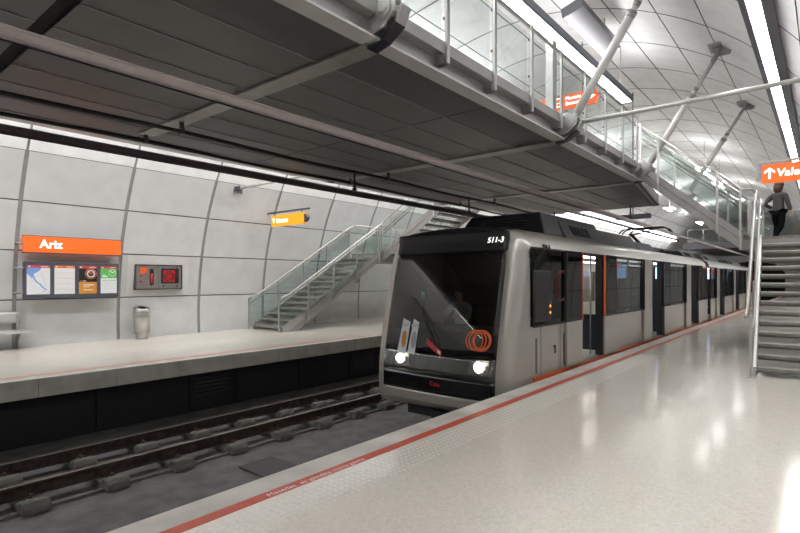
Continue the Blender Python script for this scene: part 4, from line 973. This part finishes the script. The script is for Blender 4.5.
skin('body', J, Lk, pr, 'skin', 2, 'pel')
K = dict(h0=((0,0,.80),(.168,.14)), h=((0,0,.92),(.162,.135)), a=((0,.01,1.03),(.15,.12)), c=((0,.02,1.20),(.165,.125)), s=((0,.02,1.33),(.12,.09)), n=((0,.035,1.425),(.068,.066)), l=((-.18,.01,1.31),.075), le=((-.305,-.10,1.10),.060), lw=((-.215,.06,.99),.044), r=((.18,.01,1.31),.075), re=((.24,.03,1.06),.060), rw=((.256,.105,.88),.044))
skin('jacket', K, chain(['h0','h','a','c','s','n'])+[('s','l'),('s','r')]+chain(['l','le','lw'])+chain(['r','re','rw']), pr, 'jacket', 2, 'h0')
K = dict(p=((0,0,.90),(.150,.125)), lh=((-.09,0,.84),.105), lk=((-.10,.10,.48),.074), la=((-.10,.02,.06),.058), rh=((.09,0,.84),.105), rk=((.095,-.02,.47),.074), ra=((.10,-.31,.15),.058))
skin('trousers', K, [('p','lh'),('p','rh')]+chain(['lh','lk','la'])+chain(['rh','rk','ra']), pr, 'trousers', 2, 'p')
for k, (a, b, c) in (('l', ((-.10,-.045,.045),(-.10,.06,.04),(-.105,.165,.03))), ('r', ((.10,-.37,.15),(.10,-.33,.085),(.105,-.26,.025)))):
    skin('shoe', dict(a=(a,.040), b=(b,.042), c=(c,.034)), [('a','b'),('b','c')], pr, 'shoe', 2, 'a')
mb = MB(); o_ = origin(pr); mb.ball(o_+Vector((0,.03,1.60)), .115, (.98,1.05,1.0), 18); mb.ball(o_+Vector((0,-.015,1.50)), .112, (1.05,.8,1.2), 16); mb.build('hair', 'hair', pr)
mb = MB()
for sg in (-1, 1): mb.ball(o_+Vector((sg*.032,.132,1.575)), .011, (1,.6,.7), 8)
mb.build('eyes', 'eye', pr)
mb = MB(); mb.ball(o_+Vector((0,.15,1.545)), .016, (.8,1.1,1.3), 8); [mb.ball(o_+Vector((sg*.078,.05,1.55)), .024, (.4,.8,1.2), 8) for sg in (-1, 1)]; mb.build('nose_and_ears', 'skin', pr)
mb = MB(); mb.ball(o_+Vector((0,.136,1.508)), .02, (1.1,.4,.35), 8); mb.build('mouth', 'lips', pr)
pr.rotation_euler.z = -.55; rz_ = Matrix.Rotation(-.55, 3, 'Z')
cp_ = thing('paper_cup', o_+rz_@Vector((.225,.165,.715)), 'small white paper cup held low by the walking person', 'cup')
mb = MB(); mb.lathe([(.026,0),(.034,.09),(.037,.092),(.035,.098),(.03,.1)], o_+rz_@Vector((.225,.165,.715)), 16); mb.build('cup_body', 'white', cp_)
# driver seated in the cab
dr = thing('person', U(.50, 8.75, .56), 'person with dark hair and pale shirt seated behind the windscreen of the train', 'person')
J = dict(pel=((0,0,.10),(.14,.11)), ab=((0,-.02,.24),(.13,.10)), ch=((0,-.04,.42),(.15,.105)), sh=((0,-.05,.55),(.11,.08)), nk=((0,-.07,.63),.05), h0=((0,-.10,.70),(.066,.076)), h1=((0,-.11,.785),(.078,.094)), h2=((0,-.10,.86),(.055,.065)),
 ls=((-.19,-.05,.53),.056), le=((-.27,-.22,.32),.045), lw=((-.10,-.42,.42),.03), rs=((.19,-.05,.53),.056), re=((.27,-.2,.30),.045), rw=((.20,-.46,.36),.03),
 lh=((-.10,-.06,.06),.09), lk=((-.12,-.42,.05),.062), la=((-.12,-.44,-.38),.04), lt=((-.12,-.58,-.44),.03), rh=((.10,-.06,.06),.09), rk=((.12,-.42,.05),.062), ra=((.12,-.44,-.38),.04), rt=((.12,-.58,-.44),.03))
Lk = chain(['pel','ab','ch','sh','nk','h0','h1','h2']) + [('pel','lh'),('pel','rh'),('sh','ls'),('sh','rs')] + chain(['lh','lk','la','lt']) + chain(['rh','rk','ra','rt']) + chain(['ls','le','lw']) + chain(['rs','re','rw'])
hand(J, Lk, 'lw', (0,.2,1), (.7,-.6,.1), (0,0,-1), .5); hand(J, Lk, 'rw', (-1,0,.2), (-.1,-1,-.05), (0,0,-1), .5)
skin('body', J, Lk, dr, 'skin', 2, 'pel')
K = dict(h=((0,0,.10),(.165,.13)), a=((0,-.02,.24),(.155,.12)), c=((0,-.04,.42),(.175,.125)), s=((0,-.05,.545),(.13,.095)), n=((0,-.065,.60),(.066,.06)), l=((-.20,-.05,.52),.076), le=((-.275,-.22,.32),.060), lw=((-.13,-.385,.40),.045), r=((.20,-.05,.52),.076), re=((.275,-.2,.30),.060), rw=((.215,-.42,.35),.045))
skin('shirt', K, chain(['h','a','c','s','n'])+[('s','l'),('s','r')]+chain(['l','le','lw'])+chain(['r','re','rw']), dr, 'shirt', 2, 'h')
K = dict(p=((0,0,.09),(.16,.12)), lh=((-.10,-.08,.065),.10), lk=((-.12,-.42,.055),.075), la=((-.12,-.44,-.33),.055), rh=((.10,-.08,.065),.10), rk=((.12,-.42,.055),.075), ra=((.12,-.44,-.33),.055))
skin('trousers', K, [('p','lh'),('p','rh')]+chain(['lh','lk','la'])+chain(['rh','rk','ra']), dr, 'trousers', 2, 'p')
o_ = origin(dr); mb = MB(); mb.ball(o_+Vector((0,-.075,.83)), .098, (.98,1.05,.95), 16); mb.build('hair', 'hairk', dr)
mb = MB()
for sg in (-1, 1): mb.ball(o_+Vector((sg*.032,-.198,.79)), .011, (1,.6,.7), 8)
mb.build('eyes', 'eye', dr)
mb = MB(); mb.ball(o_+Vector((0,-.215,.755)), .016, (.8,1.1,1.3), 8); [mb.ball(o_+Vector((sg*.08,-.11,.76)), .024, (.4,.8,1.2), 8) for sg in (-1, 1)]; mb.build('nose_and_ears', 'skin', dr)
mb = MB(); mb.ball(o_+Vector((0,-.20,.72)), .02, (1.1,.4,.35), 8); mb.build('mouth', 'lips', dr)

# ------------------------------------------------------------------ camera and picture settings
cam = bpy.data.cameras.new('camera'); co = bpy.data.objects.new('camera', cam); C.objects.link(co)
cam.sensor_width = 36; cam.lens = 36*520/800; cam.shift_y = 13.5/800; cam.clip_start = .05; cam.clip_end = 300
co.location = (0, 0, 1.6); co.rotation_euler = (PI/2, 0, math.atan(427/520))
SC.camera = co
w = bpy.data.worlds.new('world'); SC.world = w; w.use_nodes = True
w.node_tree.nodes['Background'].inputs['Color'].default_value = (.02,.02,.022,1)
vs_ = SC.view_settings; vs_.view_transform = 'Standard'; vs_.look = 'None'; vs_.gamma = 1; vs_.use_curve_mapping = False; vs_.exposure = .60
SC.display_settings.display_device = 'sRGB'
